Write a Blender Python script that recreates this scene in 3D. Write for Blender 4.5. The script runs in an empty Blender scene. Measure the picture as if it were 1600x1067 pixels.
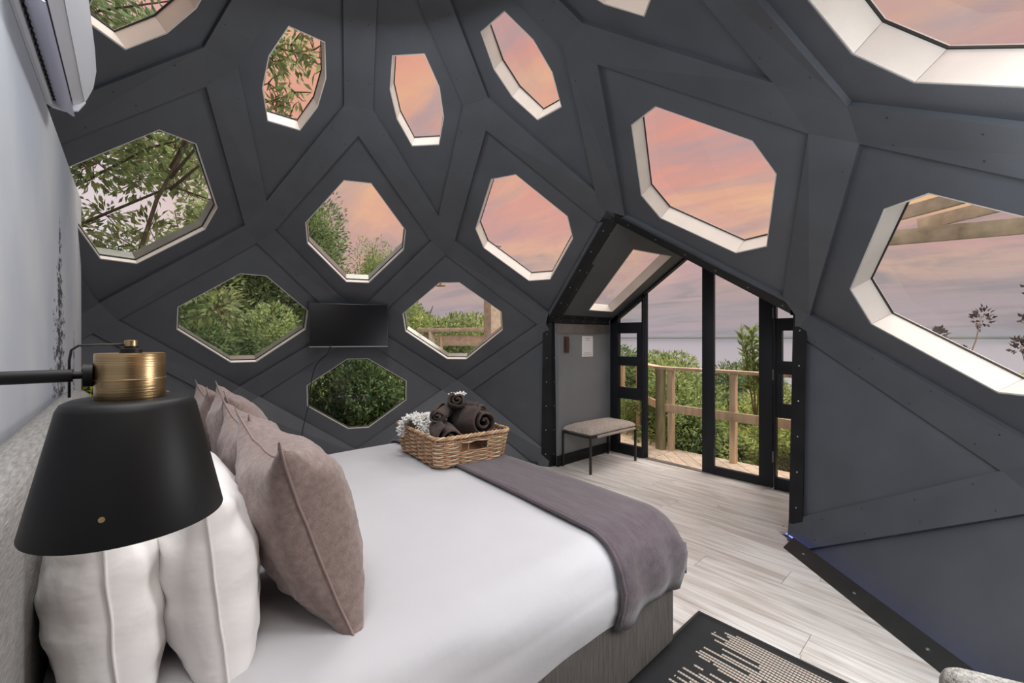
import bpy, bmesh, math, random
import numpy as np
from mathutils import Vector, Matrix
PI = math.pi
C = bpy.context.scene.collection
SC = bpy.context.scene

# ------------------------------------------------------------------ camera
AL = 0.87374                       # heading of the view, measured from +X (the door's direction)
cam = bpy.data.cameras.new('camera'); camo = bpy.data.objects.new('camera', cam); C.objects.link(camo)
camo.location = (0, 0, 1.40); camo.rotation_euler = (PI/2, 0, AL - PI/2)
cam.sensor_width = 36; cam.lens = 14.8256; cam.shift_x = 0.02723; cam.shift_y = -0.0031
cam.clip_start = .02; cam.clip_end = 60000
SC.camera = camo

# ------------------------------------------------------------------ view / world / lights
vs = SC.view_settings
SC.display_settings.display_device = 'sRGB'
vs.view_transform = 'Standard'; vs.look = 'None'; vs.gamma = 1; vs.exposure = 0.0; vs.use_curve_mapping = False

def srgb(r, g, b):
    f = lambda c: (c/255/12.92) if c/255 <= .04045 else ((c/255 + .055)/1.055)**2.4
    return (f(r), f(g), f(b), 1)

W = bpy.data.worlds.new('sky'); SC.world = W; W.use_nodes = True
nt = W.node_tree; nt.nodes.clear(); N_ = nt.nodes.new; L_ = nt.links.new
def wmath(op, a, b=None):
    n = N_('ShaderNodeMath'); n.operation = op
    for i, x in enumerate((a, b)):
        if x is None: continue
        if isinstance(x, (int, float)): n.inputs[i].default_value = x
        else: L_(x, n.inputs[i])
    return n.outputs[0]
def wmix(fac, a, b):
    n = N_('ShaderNodeMix'); n.data_type = 'RGBA'
    for s, x in ((0, fac), (6, a), (7, b)):
        if isinstance(x, tuple): n.inputs[s].default_value = x
        elif isinstance(x, (int, float)): n.inputs[s].default_value = x
        else: L_(x, n.inputs[s])
    return n.outputs[2]
def wramp(x, pts, interp='LINEAR'):
    n = N_('ShaderNodeValToRGB'); n.color_ramp.interpolation = interp
    e = n.color_ramp.elements
    while len(e) < len(pts): e.new(.5)
    for k, (p, c) in zip(e, pts): k.position = p; k.color = c
    L_(x, n.inputs[0]); return n.outputs[0]
tc = N_('ShaderNodeTexCoord'); sep = N_('ShaderNodeSeparateXYZ'); L_(tc.outputs['Generated'], sep.inputs[0])
zz = wmath('MAXIMUM', sep.outputs[2], 0.0)
den = wmath('ADD', zz, 0.13)
cmb = N_('ShaderNodeCombineXYZ'); L_(wmath('DIVIDE', sep.outputs[0], den), cmb.inputs[0]); L_(wmath('DIVIDE', sep.outputs[1], den), cmb.inputs[1])
mp = N_('ShaderNodeMapping'); mp.inputs['Rotation'].default_value = (0, 0, 0.6); mp.inputs['Scale'].default_value = (1.0, .55, 1); L_(cmb.outputs[0], mp.inputs[0])
def wnoise(scale, det, dist, loc=(0, 0, 0)):
    m = N_('ShaderNodeMapping'); m.inputs['Location'].default_value = loc; L_(mp.outputs[0], m.inputs[0])
    n = N_('ShaderNodeTexNoise'); n.inputs['Scale'].default_value = scale; n.inputs['Detail'].default_value = det
    n.inputs['Roughness'].default_value = .55; n.inputs['Distortion'].default_value = dist; L_(m.outputs[0], n.inputs['Vector']); return n.outputs[0]
base = wramp(zz, [(0.0, srgb(162, 160, 165)), (.05, srgb(172, 161, 164)), (.18, srgb(214, 166, 160)), (.38, srgb(232, 162, 146)), (.70, srgb(230, 146, 140)), (1.0, srgb(218, 138, 143))])
n1 = wramp(wnoise(.95, 7, .7), [(.42, (0, 0, 0, 1)), (.60, (1, 1, 1, 1))])
n2 = wramp(wnoise(1.7, 8, .9, (3, 7, 0)), [(.46, (0, 0, 0, 1)), (.64, (1, 1, 1, 1))])
n3 = wramp(wnoise(.55, 5, .4, (11, 2, 0)), [(.45, (0, 0, 0, 1)), (.72, (1, 1, 1, 1))])
peach = wmix(wramp(zz, [(.06, (0, 0, 0, 1)), (.22, (1, 1, 1, 1)), (.9, (.5, .5, .5, 1))]), srgb(176, 160, 166), srgb(252, 200, 150))
c1 = wmix(wmath('MULTIPLY', n1, .9), base, peach)
mauve = wmix(wramp(zz, [(.05, (0, 0, 0, 1)), (.3, (1, 1, 1, 1))]), srgb(148, 144, 149), srgb(184, 160, 164))
c2 = wmix(wmath('MULTIPLY', n2, .85), c1, mauve)
c3 = wmix(wmath('MULTIPLY', n3, .45), c2, wmix(wramp(zz, [(.1, (0, 0, 0, 1)), (.4, (1, 1, 1, 1))]), srgb(190, 168, 172), srgb(240, 160, 140)))
# the side of the sky over the land is paler
pale = wmath('MULTIPLY', wramp(wmath('SUBTRACT', sep.outputs[1], wmath('MULTIPLY', sep.outputs[0], .55)), [(.76, (0, 0, 0, 1)), (1.0, (1, 1, 1, 1))]), .85)
c4 = wmix(pale, c3, srgb(232, 222, 230))
below = wramp(sep.outputs[2], [(0.0, (0, 0, 0, 1)), (.002, (1, 1, 1, 1))])
c5 = wmix(below, srgb(120, 120, 112), c4)
bg = N_('ShaderNodeBackground'); L_(c5, bg.inputs[0]); bg.inputs[1].default_value = 1.0
wo = N_('ShaderNodeOutputWorld'); L_(bg.outputs[0], wo.inputs[0])

def light(name, kind, loc, rot, power, color=(1, 1, 1), **kw):
    l = bpy.data.lights.new(name, kind); l.energy = power; l.color = color
    for k, v in kw.items(): setattr(l, k, v)
    o = bpy.data.objects.new(name, l); C.objects.link(o); o.location = loc; o.rotation_euler = rot; return o
def aim(d): return Vector(d).to_track_quat('-Z', 'Y').to_euler()
light('sun', 'SUN', (0, 0, 20), aim((-.30, .18, -.93)), 5.2, (1, .96, .90), angle=math.radians(70))
light('apex_fill', 'AREA', (.98, 1.98, 3.32), aim((.16, .20, -1)), 25, (.93, .96, 1), shape='DISK', size=.5)  # added fill under the apex, no fixture there; evens out the bed
light('room_fill', 'AREA', (1.55, -.78, 1.70), aim((.86, .28, -.50)), 56, (.88, .94, 1), shape='RECTANGLE', size=1.6, size_y=1.0)  # added fill out of view, lifts the right wall and floor
light('bedside_fill', 'AREA', (.05, .95, 2.75), aim((.30, .10, -.95)), 24, (.94, .97, 1), shape='RECTANGLE', size=1.2, size_y=.8)  # invented soft light above the bed head, brightens pillows and cushions
light('corner_fill', 'AREA', (2.10, -.62, 1.55), aim((-.88, .46, .0)), 68, (.97, .98, 1), shape='RECTANGLE', size=1.0, size_y=1.0)  # unseen fill added at the right, aimed at the flat wall and pillows

# ------------------------------------------------------------------ materials
M = {}
def nodes_of(name):
    m = bpy.data.materials.new(name); m.use_nodes = True
    t = m.node_tree; b = t.nodes['Principled BSDF']; return m, t, b
def pmat(name, col, rough=.6, metal=0, var=0, vscale=8, stretch=(1, 1, 1), bump=0, bscale=60, bstretch=(1, 1, 1), emit=None, estr=0, sheen=0, spec=None, coat=0, col2=None, island=0, detail=4, objrand=0, bdist=.004):
    m, t, b = nodes_of(name)
    col = tuple(col[:3]) + (1,)
    b.inputs['Roughness'].default_value = rough; b.inputs['Metallic'].default_value = metal
    if spec is not None: b.inputs['Specular IOR Level'].default_value = spec
    if sheen: b.inputs['Sheen Weight'].default_value = sheen
    if coat: b.inputs['Coat Weight'].default_value = coat
    b.inputs['Base Color'].default_value = col
    tc = t.nodes.new('ShaderNodeTexCoord')
    cur = None
    if var or col2:
        mp = t.nodes.new('ShaderNodeMapping'); mp.inputs['Scale'].default_value = stretch
        t.links.new(tc.outputs['Object'], mp.inputs[0])
        n = t.nodes.new('ShaderNodeTexNoise'); n.inputs['Scale'].default_value = vscale; n.inputs['Detail'].default_value = detail
        t.links.new(mp.outputs[0], n.inputs['Vector'])
        r = t.nodes.new('ShaderNodeValToRGB'); e = r.color_ramp.elements
        e[0].position = .3; e[1].position = .7
        if col2: e[0].color = col; e[1].color = tuple(col2[:3]) + (1,)
        else:
            e[0].color = tuple(c*(1-var) for c in col[:3]) + (1,); e[1].color = tuple(min(1, c*(1+var)) for c in col[:3]) + (1,)
        t.links.new(n.outputs[0], r.inputs[0]); cur = r.outputs[0]
    if island or objrand:
        h = t.nodes.new('ShaderNodeHueSaturation')
        if island: src = t.nodes.new('ShaderNodeNewGeometry').outputs['Random Per Island']
        else: src = t.nodes.new('ShaderNodeObjectInfo').outputs['Random']
        k = island or objrand
        mr = t.nodes.new('ShaderNodeMapRange'); mr.inputs[3].default_value = 1-k; mr.inputs[4].default_value = 1+k
        t.links.new(src, mr.inputs[0]); t.links.new(mr.outputs[0], h.inputs['Value'])
        if island:
            mr2 = t.nodes.new('ShaderNodeMapRange'); mr2.inputs[3].default_value = .47; mr2.inputs[4].default_value = .52
            w = t.nodes.new('ShaderNodeMath'); w.operation = 'FRACT'; w2 = t.nodes.new('ShaderNodeMath'); w2.operation = 'MULTIPLY'; w2.inputs[1].default_value = 7.31
            t.links.new(src, w2.inputs[0]); t.links.new(w2.outputs[0], w.inputs[0]); t.links.new(w.outputs[0], mr2.inputs[0]); t.links.new(mr2.outputs[0], h.inputs['Hue'])
        if cur: t.links.new(cur, h.inputs['Color'])
        else: h.inputs['Color'].default_value = col
        cur = h.outputs[0]
    if cur: t.links.new(cur, b.inputs['Base Color'])
    if bump:
        mp = t.nodes.new('ShaderNodeMapping'); mp.inputs['Scale'].default_value = bstretch
        t.links.new(tc.outputs['Object'], mp.inputs[0])
        n = t.nodes.new('ShaderNodeTexNoise'); n.inputs['Scale'].default_value = bscale; n.inputs['Detail'].default_value = 3
        t.links.new(mp.outputs[0], n.inputs['Vector'])
        bp = t.nodes.new('ShaderNodeBump'); bp.inputs['Strength'].default_value = bump; bp.inputs['Distance'].default_value = bdist
        t.links.new(n.outputs[0], bp.inputs['Height']); t.links.new(bp.outputs[0], b.inputs['Normal'])
    if emit:
        b.inputs['Emission Color'].default_value = tuple(emit[:3]) + (1,); b.inputs['Emission Strength'].default_value = estr
    M[name] = m; return m

pmat('charcoal_paint', (.072, .077, .088), .55, var=.12, vscale=3, bump=.12, bscale=90, bstretch=(1, 1, .15))
pmat('charcoal_board', (.070, .075, .085), .5, var=.10, vscale=4, bump=.10, bscale=70)
pmat('screw', (.03, .03, .032), .5, .4)
pmat('bright_screw', (.5, .5, .5), .3, .9)
pmat('cream_lining', (.60, .565, .515), .45, var=.05, vscale=6, bump=.15, bscale=120)
pmat('black_seal', (.01, .01, .01), .7)
pmat('black_trim', (.012, .012, .013), .55, var=.3, vscale=5, spec=.25)
pmat('black_frame', (.010, .012, .016), .5, spec=.3)
pmat('charcoal_daylit', (.20, .21, .222), .5, var=.06, vscale=3, bump=.1, bscale=60, bstretch=(1, 1, .2))  # same paint as the dome, lightened to stand for daylight from the door
pmat('dull_metal', (.20, .19, .17), .45, .5, var=.3, vscale=3)
pmat('white_cotton', (.50, .495, .512), .8, var=.03, vscale=4, bump=.25, bscale=9, sheen=.1, bdist=.012)
pmat('pillow_cotton', (.84, .81, .79), .8, var=.03, vscale=4, bump=.5, bscale=10, bstretch=(1, .7, 1.2), sheen=.1, bdist=.014)
pmat('mauve_throw', (.076, .056, .066), .85, var=.25, vscale=6, stretch=(6, 1, 6), bump=.5, bscale=160, sheen=.25)
pmat('taupe_linen', (.245, .178, .160), .9, var=.22, vscale=60, bump=.5, bscale=240, sheen=.25)
pmat('taupe_seam', (.29, .215, .195), .9, bump=.4, bscale=200)
pmat('bed_fabric', (.085, .075, .068), .9, var=.3, vscale=30, stretch=(3, 3, .25), bump=.7, bscale=180, bstretch=(1, 1, .2))
pmat('headboard_fabric', (.25, .24, .225), .9, var=.30, vscale=70, stretch=(2, .35, 3), bump=.7, bscale=160, bstretch=(1, .3, 1.5), detail=6)
pmat('black_powder', (.012, .012, .012), .42)
pmat('black_cable', (.01, .01, .01), .5)
pmat('lamp_black', (.008, .008, .008), .5, spec=.25)
pmat('aged_brass', (.42, .29, .15), .34, 1, var=.25, vscale=6, stretch=(.3, .3, 9), bump=.15, bscale=60, bstretch=(.1, .1, 8))
pmat('ac_plastic', (.72, .73, .76), .35)
pmat('ac_vane', (.55, .55, .66), .4)
pmat('ac_dark', (.02, .02, .02), .6)
pmat('grey_plastic', (.3, .3, .3), .5)
pmat('tv_black', (.006, .006, .007), .22, spec=.18)
pmat('outer_rim', (.24, .25, .23), .14, .5, var=.12, vscale=5)
pmat('tv_frame', (.02, .02, .02), .35)
pmat('wicker', (.36, .22, .11), .6, var=.35, vscale=18, bump=.3, bscale=120, island=.22)
pmat('wicker_pale', (.50, .38, .25), .6, var=.35, vscale=22, bump=.3, bscale=120)
pmat('brown_plush', (.050, .031, .024), .75, var=.45, vscale=9, bump=.6, bscale=90, sheen=.10, bdist=.008)
pmat('white_wool', (.74, .72, .68), .95, bump=.5, bscale=150)
pmat('beige_boucle', (.40, .345, .30), .95, var=.22, vscale=50, bump=.8, bscale=170)
pmat('ivory_boucle', (.27, .255, .225), .95, var=.35, vscale=75, bump=1.0, bscale=110, bdist=.01)
pmat('paper', (.75, .75, .73), .7)
pmat('print_grey', (.35, .35, .35), .8)
pmat('brown_plastic', (.07, .035, .025), .45)
pmat('pine', (.62, .46, .31), .7, var=.28, vscale=5, stretch=(3, 3, .4), bump=.2, bscale=40, objrand=.10)
pmat('pine_board', (.64, .53, .41), .7, var=.2, vscale=7, stretch=(2, 2, 2), bump=.2, bscale=40, objrand=.12)
pmat('pole_green', (.27, .24, .13), .8, var=.3, vscale=9, stretch=(3, 3, .4), bump=.3, bscale=40)
pmat('weathered_timber', (.50, .46, .35), .8, var=.3, vscale=7, stretch=(1, 1, 1), bump=.3, bscale=40, objrand=.12)
pmat('bark', (.13, .10, .065), .9, var=.4, vscale=12, stretch=(3, 3, .5), bump=.8, bscale=40)
pmat('twig', (.22, .16, .09), .9, var=.3, vscale=12)
pmat('leaf_dry', (.20, .17, .10), .7, island=.5)
pmat('leaf_yellow', (.55, .42, .03), .6, island=.4)
def leaf_mat(name, col, island, thru=.45):
    pmat(name, col, .5, island=island); m = M[name]; t = m.node_tree; b = t.nodes['Principled BSDF']; src = b.inputs['Base Color'].links[0].from_socket
    tl = t.nodes.new('ShaderNodeBsdfTranslucent'); t.links.new(src, tl.inputs[0]); mx = t.nodes.new('ShaderNodeMixShader'); mx.inputs[0].default_value = thru
    t.links.new(b.outputs[0], mx.inputs[1]); t.links.new(tl.outputs[0], mx.inputs[2]); t.links.new(mx.outputs[0], t.nodes['Material Output'].inputs[0])
leaf_mat('leaf_green', (.32, .43, .17), .6); leaf_mat('leaf_dark', (.20, .31, .14), .6); leaf_mat('leaf_light', (.50, .60, .22), .5)
pmat('seed_head', (.085, .06, .05), .9, island=.4)
pmat('soil', (.085, .075, .045), .95, var=.5, vscale=3)
pmat('concrete_black', (.016, .019, .019), .5, var=.3, vscale=6)
pmat('led_blue', (.05, .08, .8), .5, emit=(.12, .18, 1), estr=3)
pmat('rubber', (.02, .02, .02), .8)
pmat('subfloor', (.2, .18, .16), .9)

def glass(name, rough=0.0):
    m, t, b = nodes_of(name); t.nodes.remove(b)
    tr = t.nodes.new('ShaderNodeBsdfTransparent'); tr.inputs[0].default_value = (.97, .975, .97, 1)
    gl = t.nodes.new('ShaderNodeBsdfGlossy'); gl.inputs['Roughness'].default_value = rough
    fr = t.nodes.new('ShaderNodeFresnel'); fr.inputs[0].default_value = 1.4
    geo = t.nodes.new('ShaderNodeNewGeometry')
    mx = t.nodes.new('ShaderNodeMixShader')
    # fresnel of the front face only: a thin pane reflects once, whatever side it is met from
    mu = t.nodes.new('ShaderNodeMath'); mu.operation = 'MULTIPLY'
    inv = t.nodes.new('ShaderNodeMath'); inv.operation = 'SUBTRACT'; inv.inputs[0].default_value = 1
    t.links.new(geo.outputs['Backfacing'], inv.inputs[1]); t.links.new(fr.outputs[0], mu.inputs[0]); t.links.new(inv.outputs[0], mu.inputs[1])
    t.links.new(mu.outputs[0], mx.inputs[0]); t.links.new(tr.outputs[0], mx.inputs[1]); t.links.new(gl.outputs[0], mx.inputs[2])
    t.links.new(mx.outputs[0], t.nodes['Material Output'].inputs[0]); M[name] = m
glass('window_glass')

def floor_mat():
    m, t, b = nodes_of('oak_plank'); nw = t.nodes.new; ln = t.links.new
    tc = nw('ShaderNodeTexCoord'); oi = nw('ShaderNodeObjectInfo')
    off = nw('ShaderNodeVectorMath'); off.operation = 'SCALE'; off.inputs[0].default_value = (17, 31, 5); ln(oi.outputs['Random'], off.inputs['Scale'])
    ad = nw('ShaderNodeVectorMath'); ad.operation = 'ADD'; ln(tc.outputs['Object'], ad.inputs[0]); ln(off.outputs[0], ad.inputs[1])
    mp = nw('ShaderNodeMapping'); mp.inputs['Scale'].default_value = (9, .9, 1); ln(ad.outputs[0], mp.inputs[0])
    n = nw('ShaderNodeTexNoise'); n.inputs['Scale'].default_value = 1.6; n.inputs['Detail'].default_value = 7; n.inputs['Distortion'].default_value = 1.2; ln(mp.outputs[0], n.inputs['Vector'])
    r = nw('ShaderNodeValToRGB'); e = r.color_ramp.elements
    e[0].position = .30; e[0].color = (.53, .485, .44, 1); e[1].position = .60; e[1].color = (.84, .82, .79, 1)
    k = e.new(.45); k.color = (.69, .65, .61, 1)
    ln(n.outputs[0], r.inputs[0])
    mp2 = nw('ShaderNodeMapping'); mp2.inputs['Scale'].default_value = (70, 2, 1); ln(ad.outputs[0], mp2.inputs[0])
    n2 = nw('ShaderNodeTexNoise'); n2.inputs['Scale'].default_value = 1.4; n2.inputs['Detail'].default_value = 3; ln(mp2.outputs[0], n2.inputs['Vector'])
    r2 = nw('ShaderNodeValToRGB'); r2.color_ramp.elements[0].position = .35; r2.color_ramp.elements[0].color = (.86, .85, .84, 1); r2.color_ramp.elements[1].position = .6; r2.color_ramp.elements[1].color = (1, 1, 1, 1); ln(n2.outputs[0], r2.inputs[0])
    mu = nw('ShaderNodeMix'); mu.data_type = 'RGBA'; mu.blend_type = 'MULTIPLY'; mu.inputs[0].default_value = 1; ln(r.outputs[0], mu.inputs[6]); ln(r2.outputs[0], mu.inputs[7])
    h = nw('ShaderNodeHueSaturation'); mr = nw('ShaderNodeMapRange'); mr.inputs[3].default_value = .93; mr.inputs[4].default_value = 1.06; ln(oi.outputs['Random'], mr.inputs[0]); ln(mr.outputs[0], h.inputs['Value'])
    ln(mu.outputs[2], h.inputs['Color']); ln(h.outputs[0], b.inputs['Base Color'])
    b.inputs['Roughness'].default_value = .38
    M['oak_plank'] = m
floor_mat()

def wall_mat():
    # pale grey-blue wall covering printed with a washed-ink tree
    m, t, b = nodes_of('printed_wall'); nw = t.nodes.new; ln = t.links.new
    tc = nw('ShaderNodeTexCoord')
    mp = nw('ShaderNodeMapping'); mp.inputs['Scale'].default_value = (1, .8, .6); ln(tc.outputs['Object'], mp.inputs[0])
    n = nw('ShaderNodeTexNoise'); n.inputs['Scale'].default_value = 1.5; n.inputs['Detail'].default_value = 6; ln(mp.outputs[0], n.inputs['Vector'])
    r = nw('ShaderNodeValToRGB'); e = r.color_ramp.elements; e[0].position = .36; e[0].color = (.42, .46, .535, 1); e[1].position = .62; e[1].color = (.56, .58, .605, 1); ln(n.outputs[0], r.inputs[0])
    sp = nw('ShaderNodeSeparateXYZ'); ln(tc.outputs['Object'], sp.inputs[0])
    def mth(op, a, b_=None):
        q = nw('ShaderNodeMath'); q.operation = op
        for i, x in enumerate((a, b_)):
            if x is None: continue
            if isinstance(x, (int, float)): q.inputs[i].default_value = x
            else: ln(x, q.inputs[i])
        return q.outputs[0]
    mp2 = nw('ShaderNodeMapping'); mp2.inputs['Scale'].default_value = (1, 5, 13); ln(tc.outputs['Object'], mp2.inputs[0])
    n2 = nw('ShaderNodeTexNoise'); n2.inputs['Scale'].default_value = 2.1; n2.inputs['Detail'].default_value = 6; n2.inputs['Roughness'].default_value = .7; ln(mp2.outputs[0], n2.inputs['Vector'])
    acc = None
    for y0, w, z0, z1 in ((3.05, .34, .5, 2.03), (3.75, .16, .4, 1.45)):
        dy = mth('ABSOLUTE', mth('SUBTRACT', sp.outputs[1], y0))
        taper = mth('MULTIPLY', mth('SUBTRACT', z1, sp.outputs[2]), 1.4)
        taper = mth('MINIMUM', mth('MAXIMUM', taper, 0.0), 1.0)
        env = mth('MAXIMUM', mth('SUBTRACT', 1.0, mth('DIVIDE', dy, mth('ADD', mth('MULTIPLY', taper, w), .02))), 0.0)
        env = mth('MULTIPLY', env, mth('GREATER_THAN', sp.outputs[2], z0))
        env = mth('MULTIPLY', env, mth('LESS_THAN', sp.outputs[2], z1))
        acc = env if acc is None else mth('MAXIMUM', acc, env)
    v = mth('ADD', n2.outputs[0], mth('MULTIPLY', acc, .25))
    ink = nw('ShaderNodeValToRGB'); ink.color_ramp.elements[0].position = .62; ink.color_ramp.elements[1].position = .72; ln(v, ink.inputs[0])
    ink = mth('MULTIPLY', ink.outputs[0], mth('GREATER_THAN', acc, .02))
    mx = nw('ShaderNodeMix'); mx.data_type = 'RGBA'; ln(ink, mx.inputs[0]); ln(r.outputs[0], mx.inputs[6]); mx.inputs[7].default_value = (.05, .055, .075, 1)
    ln(mx.outputs[2], b.inputs['Base Color']); b.inputs['Roughness'].default_value = .7
    M['printed_wall'] = m
wall_mat()

def rug_mat():
    m, t, b = nodes_of('woven_rug'); nw = t.nodes.new; ln = t.links.new
    tc = nw('ShaderNodeTexCoord'); sp = nw('ShaderNodeSeparateXYZ'); ln(tc.outputs['Object'], sp.inputs[0])
    def mth(op, a, b_=None):
        q = nw('ShaderNodeMath'); q.operation = op
        for i, x in enumerate((a, b_)):
            if x is None: continue
            if isinstance(x, (int, float)): q.inputs[i].default_value = x
            else: ln(x, q.inputs[i])
        return q.outputs[0]
    row = mth('FLOOR', mth('MULTIPLY', sp.outputs[0], 58.0))        # cream weft rows run along Y
    fr = mth('FRACT', mth('MULTIPLY', sp.outputs[0], 58.0))
    wn = nw('ShaderNodeTexWhiteNoise'); wn.noise_dimensions = '1D'; ln(row, wn.inputs['W'])
    start = mth('ADD', mth('MULTIPLY', mth('POWER', wn.outputs[0], 1.3), .26), .085)   # ragged start of each row, from the edge
    d = mth('SUBTRACT', .925, sp.outputs[1])
    inside = mth('GREATER_THAN', d, start)
    edge = mth('LESS_THAN', sp.outputs[0], 2.17)
    dash = mth('FRACT', mth('MULTIPLY', sp.outputs[1], 85.0))
    dens = mth('MINIMUM', mth('MULTIPLY', mth('SUBTRACT', d, start), 3.0), .55)
    cell = nw('ShaderNodeTexWhiteNoise'); cell.noise_dimensions = '2D'
    cv = nw('ShaderNodeCombineXYZ'); ln(row, cv.inputs[0]); ln(mth('FLOOR', mth('MULTIPLY', sp.outputs[1], 17.0)), cv.inputs[1]); ln(cv.outputs[0], cell.inputs['Vector'])
    on = mth('MULTIPLY', mth('GREATER_THAN', fr, .36), mth('GREATER_THAN', dash, .16))
    on = mth('MULTIPLY', on, mth('LESS_THAN', cell.outputs[0], mth('ADD', dens, .72)))
    on = mth('MULTIPLY', mth('MULTIPLY', on, inside), edge)
    mx = nw('ShaderNodeMix'); mx.data_type = 'RGBA'; ln(on, mx.inputs[0]); mx.inputs[6].default_value = (.020, .021, .023, 1); mx.inputs[7].default_value = (.52, .45, .38, 1)
    ln(mx.outputs[2], b.inputs['Base Color']); b.inputs['Roughness'].default_value = .95
    bp = nw('ShaderNodeBump'); bp.inputs['Strength'].default_value = .6; bp.inputs['Distance'].default_value = .004; ln(on, bp.inputs['Height']); ln(bp.outputs[0], b.inputs['Normal'])
    M['woven_rug'] = m
rug_mat()

def floral_mat():
    m, t, b = nodes_of('floral_print'); nw = t.nodes.new; ln = t.links.new
    tc = nw('ShaderNodeTexCoord')
    n = nw('ShaderNodeTexNoise'); n.inputs['Scale'].default_value = 16; n.inputs['Detail'].default_value = 4; n.inputs['Distortion'].default_value = 1.5; ln(tc.outputs['Object'], n.inputs['Vector'])
    r = nw('ShaderNodeValToRGB'); r.color_ramp.interpolation = 'CONSTANT'; e = r.color_ramp.elements
    e[0].position = 0; e[0].color = (.03, .035, .04, 1); e[1].position = .40; e[1].color = (.74, .71, .66, 1)
    k = e.new(.60); k.color = (.35, .35, .27, 1); k = e.new(.66); k.color = (.12, .05, .025, 1)
    ln(n.outputs[0], r.inputs[0]); ln(r.outputs[0], b.inputs['Base Color']); b.inputs['Roughness'].default_value = .85
    M['floral_print'] = m
floral_mat()

def sea_mat():
    m, t, b = nodes_of('sea_water'); nw = t.nodes.new; ln = t.links.new
    b.inputs['Base Color'].default_value = (.20, .225, .27, 1); b.inputs['Roughness'].default_value = .6; b.inputs['Specular IOR Level'].default_value = .12
    tc = nw('ShaderNodeTexCoord'); mp = nw('ShaderNodeMapping'); mp.inputs['Scale'].default_value = (.05, .012, 1); ln(tc.outputs['Object'], mp.inputs[0])
    n = nw('ShaderNodeTexNoise'); n.inputs['Scale'].default_value = .6; n.inputs['Detail'].default_value = 6; ln(mp.outputs[0], n.inputs['Vector'])
    bp = nw('ShaderNodeBump'); bp.inputs['Strength'].default_value = .35; bp.inputs['Distance'].default_value = 2; ln(n.outputs[0], bp.inputs['Height']); ln(bp.outputs[0], b.inputs['Normal'])
    sp = nw('ShaderNodeSeparateXYZ'); ln(tc.outputs['Object'], sp.inputs[0]); mr = nw('ShaderNodeMapRange'); mr.inputs[1].default_value = 500; mr.inputs[2].default_value = 9000; ln(sp.outputs[0], mr.inputs[0])
    mx = nw('ShaderNodeMix'); mx.data_type = 'RGBA'; ln(mr.outputs[0], mx.inputs[0]); mx.inputs[6].default_value = (.22, .245, .29, 1); mx.inputs[7].default_value = (.13, .16, .195, 1); ln(mx.outputs[2], b.inputs['Base Color'])
    M['sea_water'] = m
sea_mat()

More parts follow.
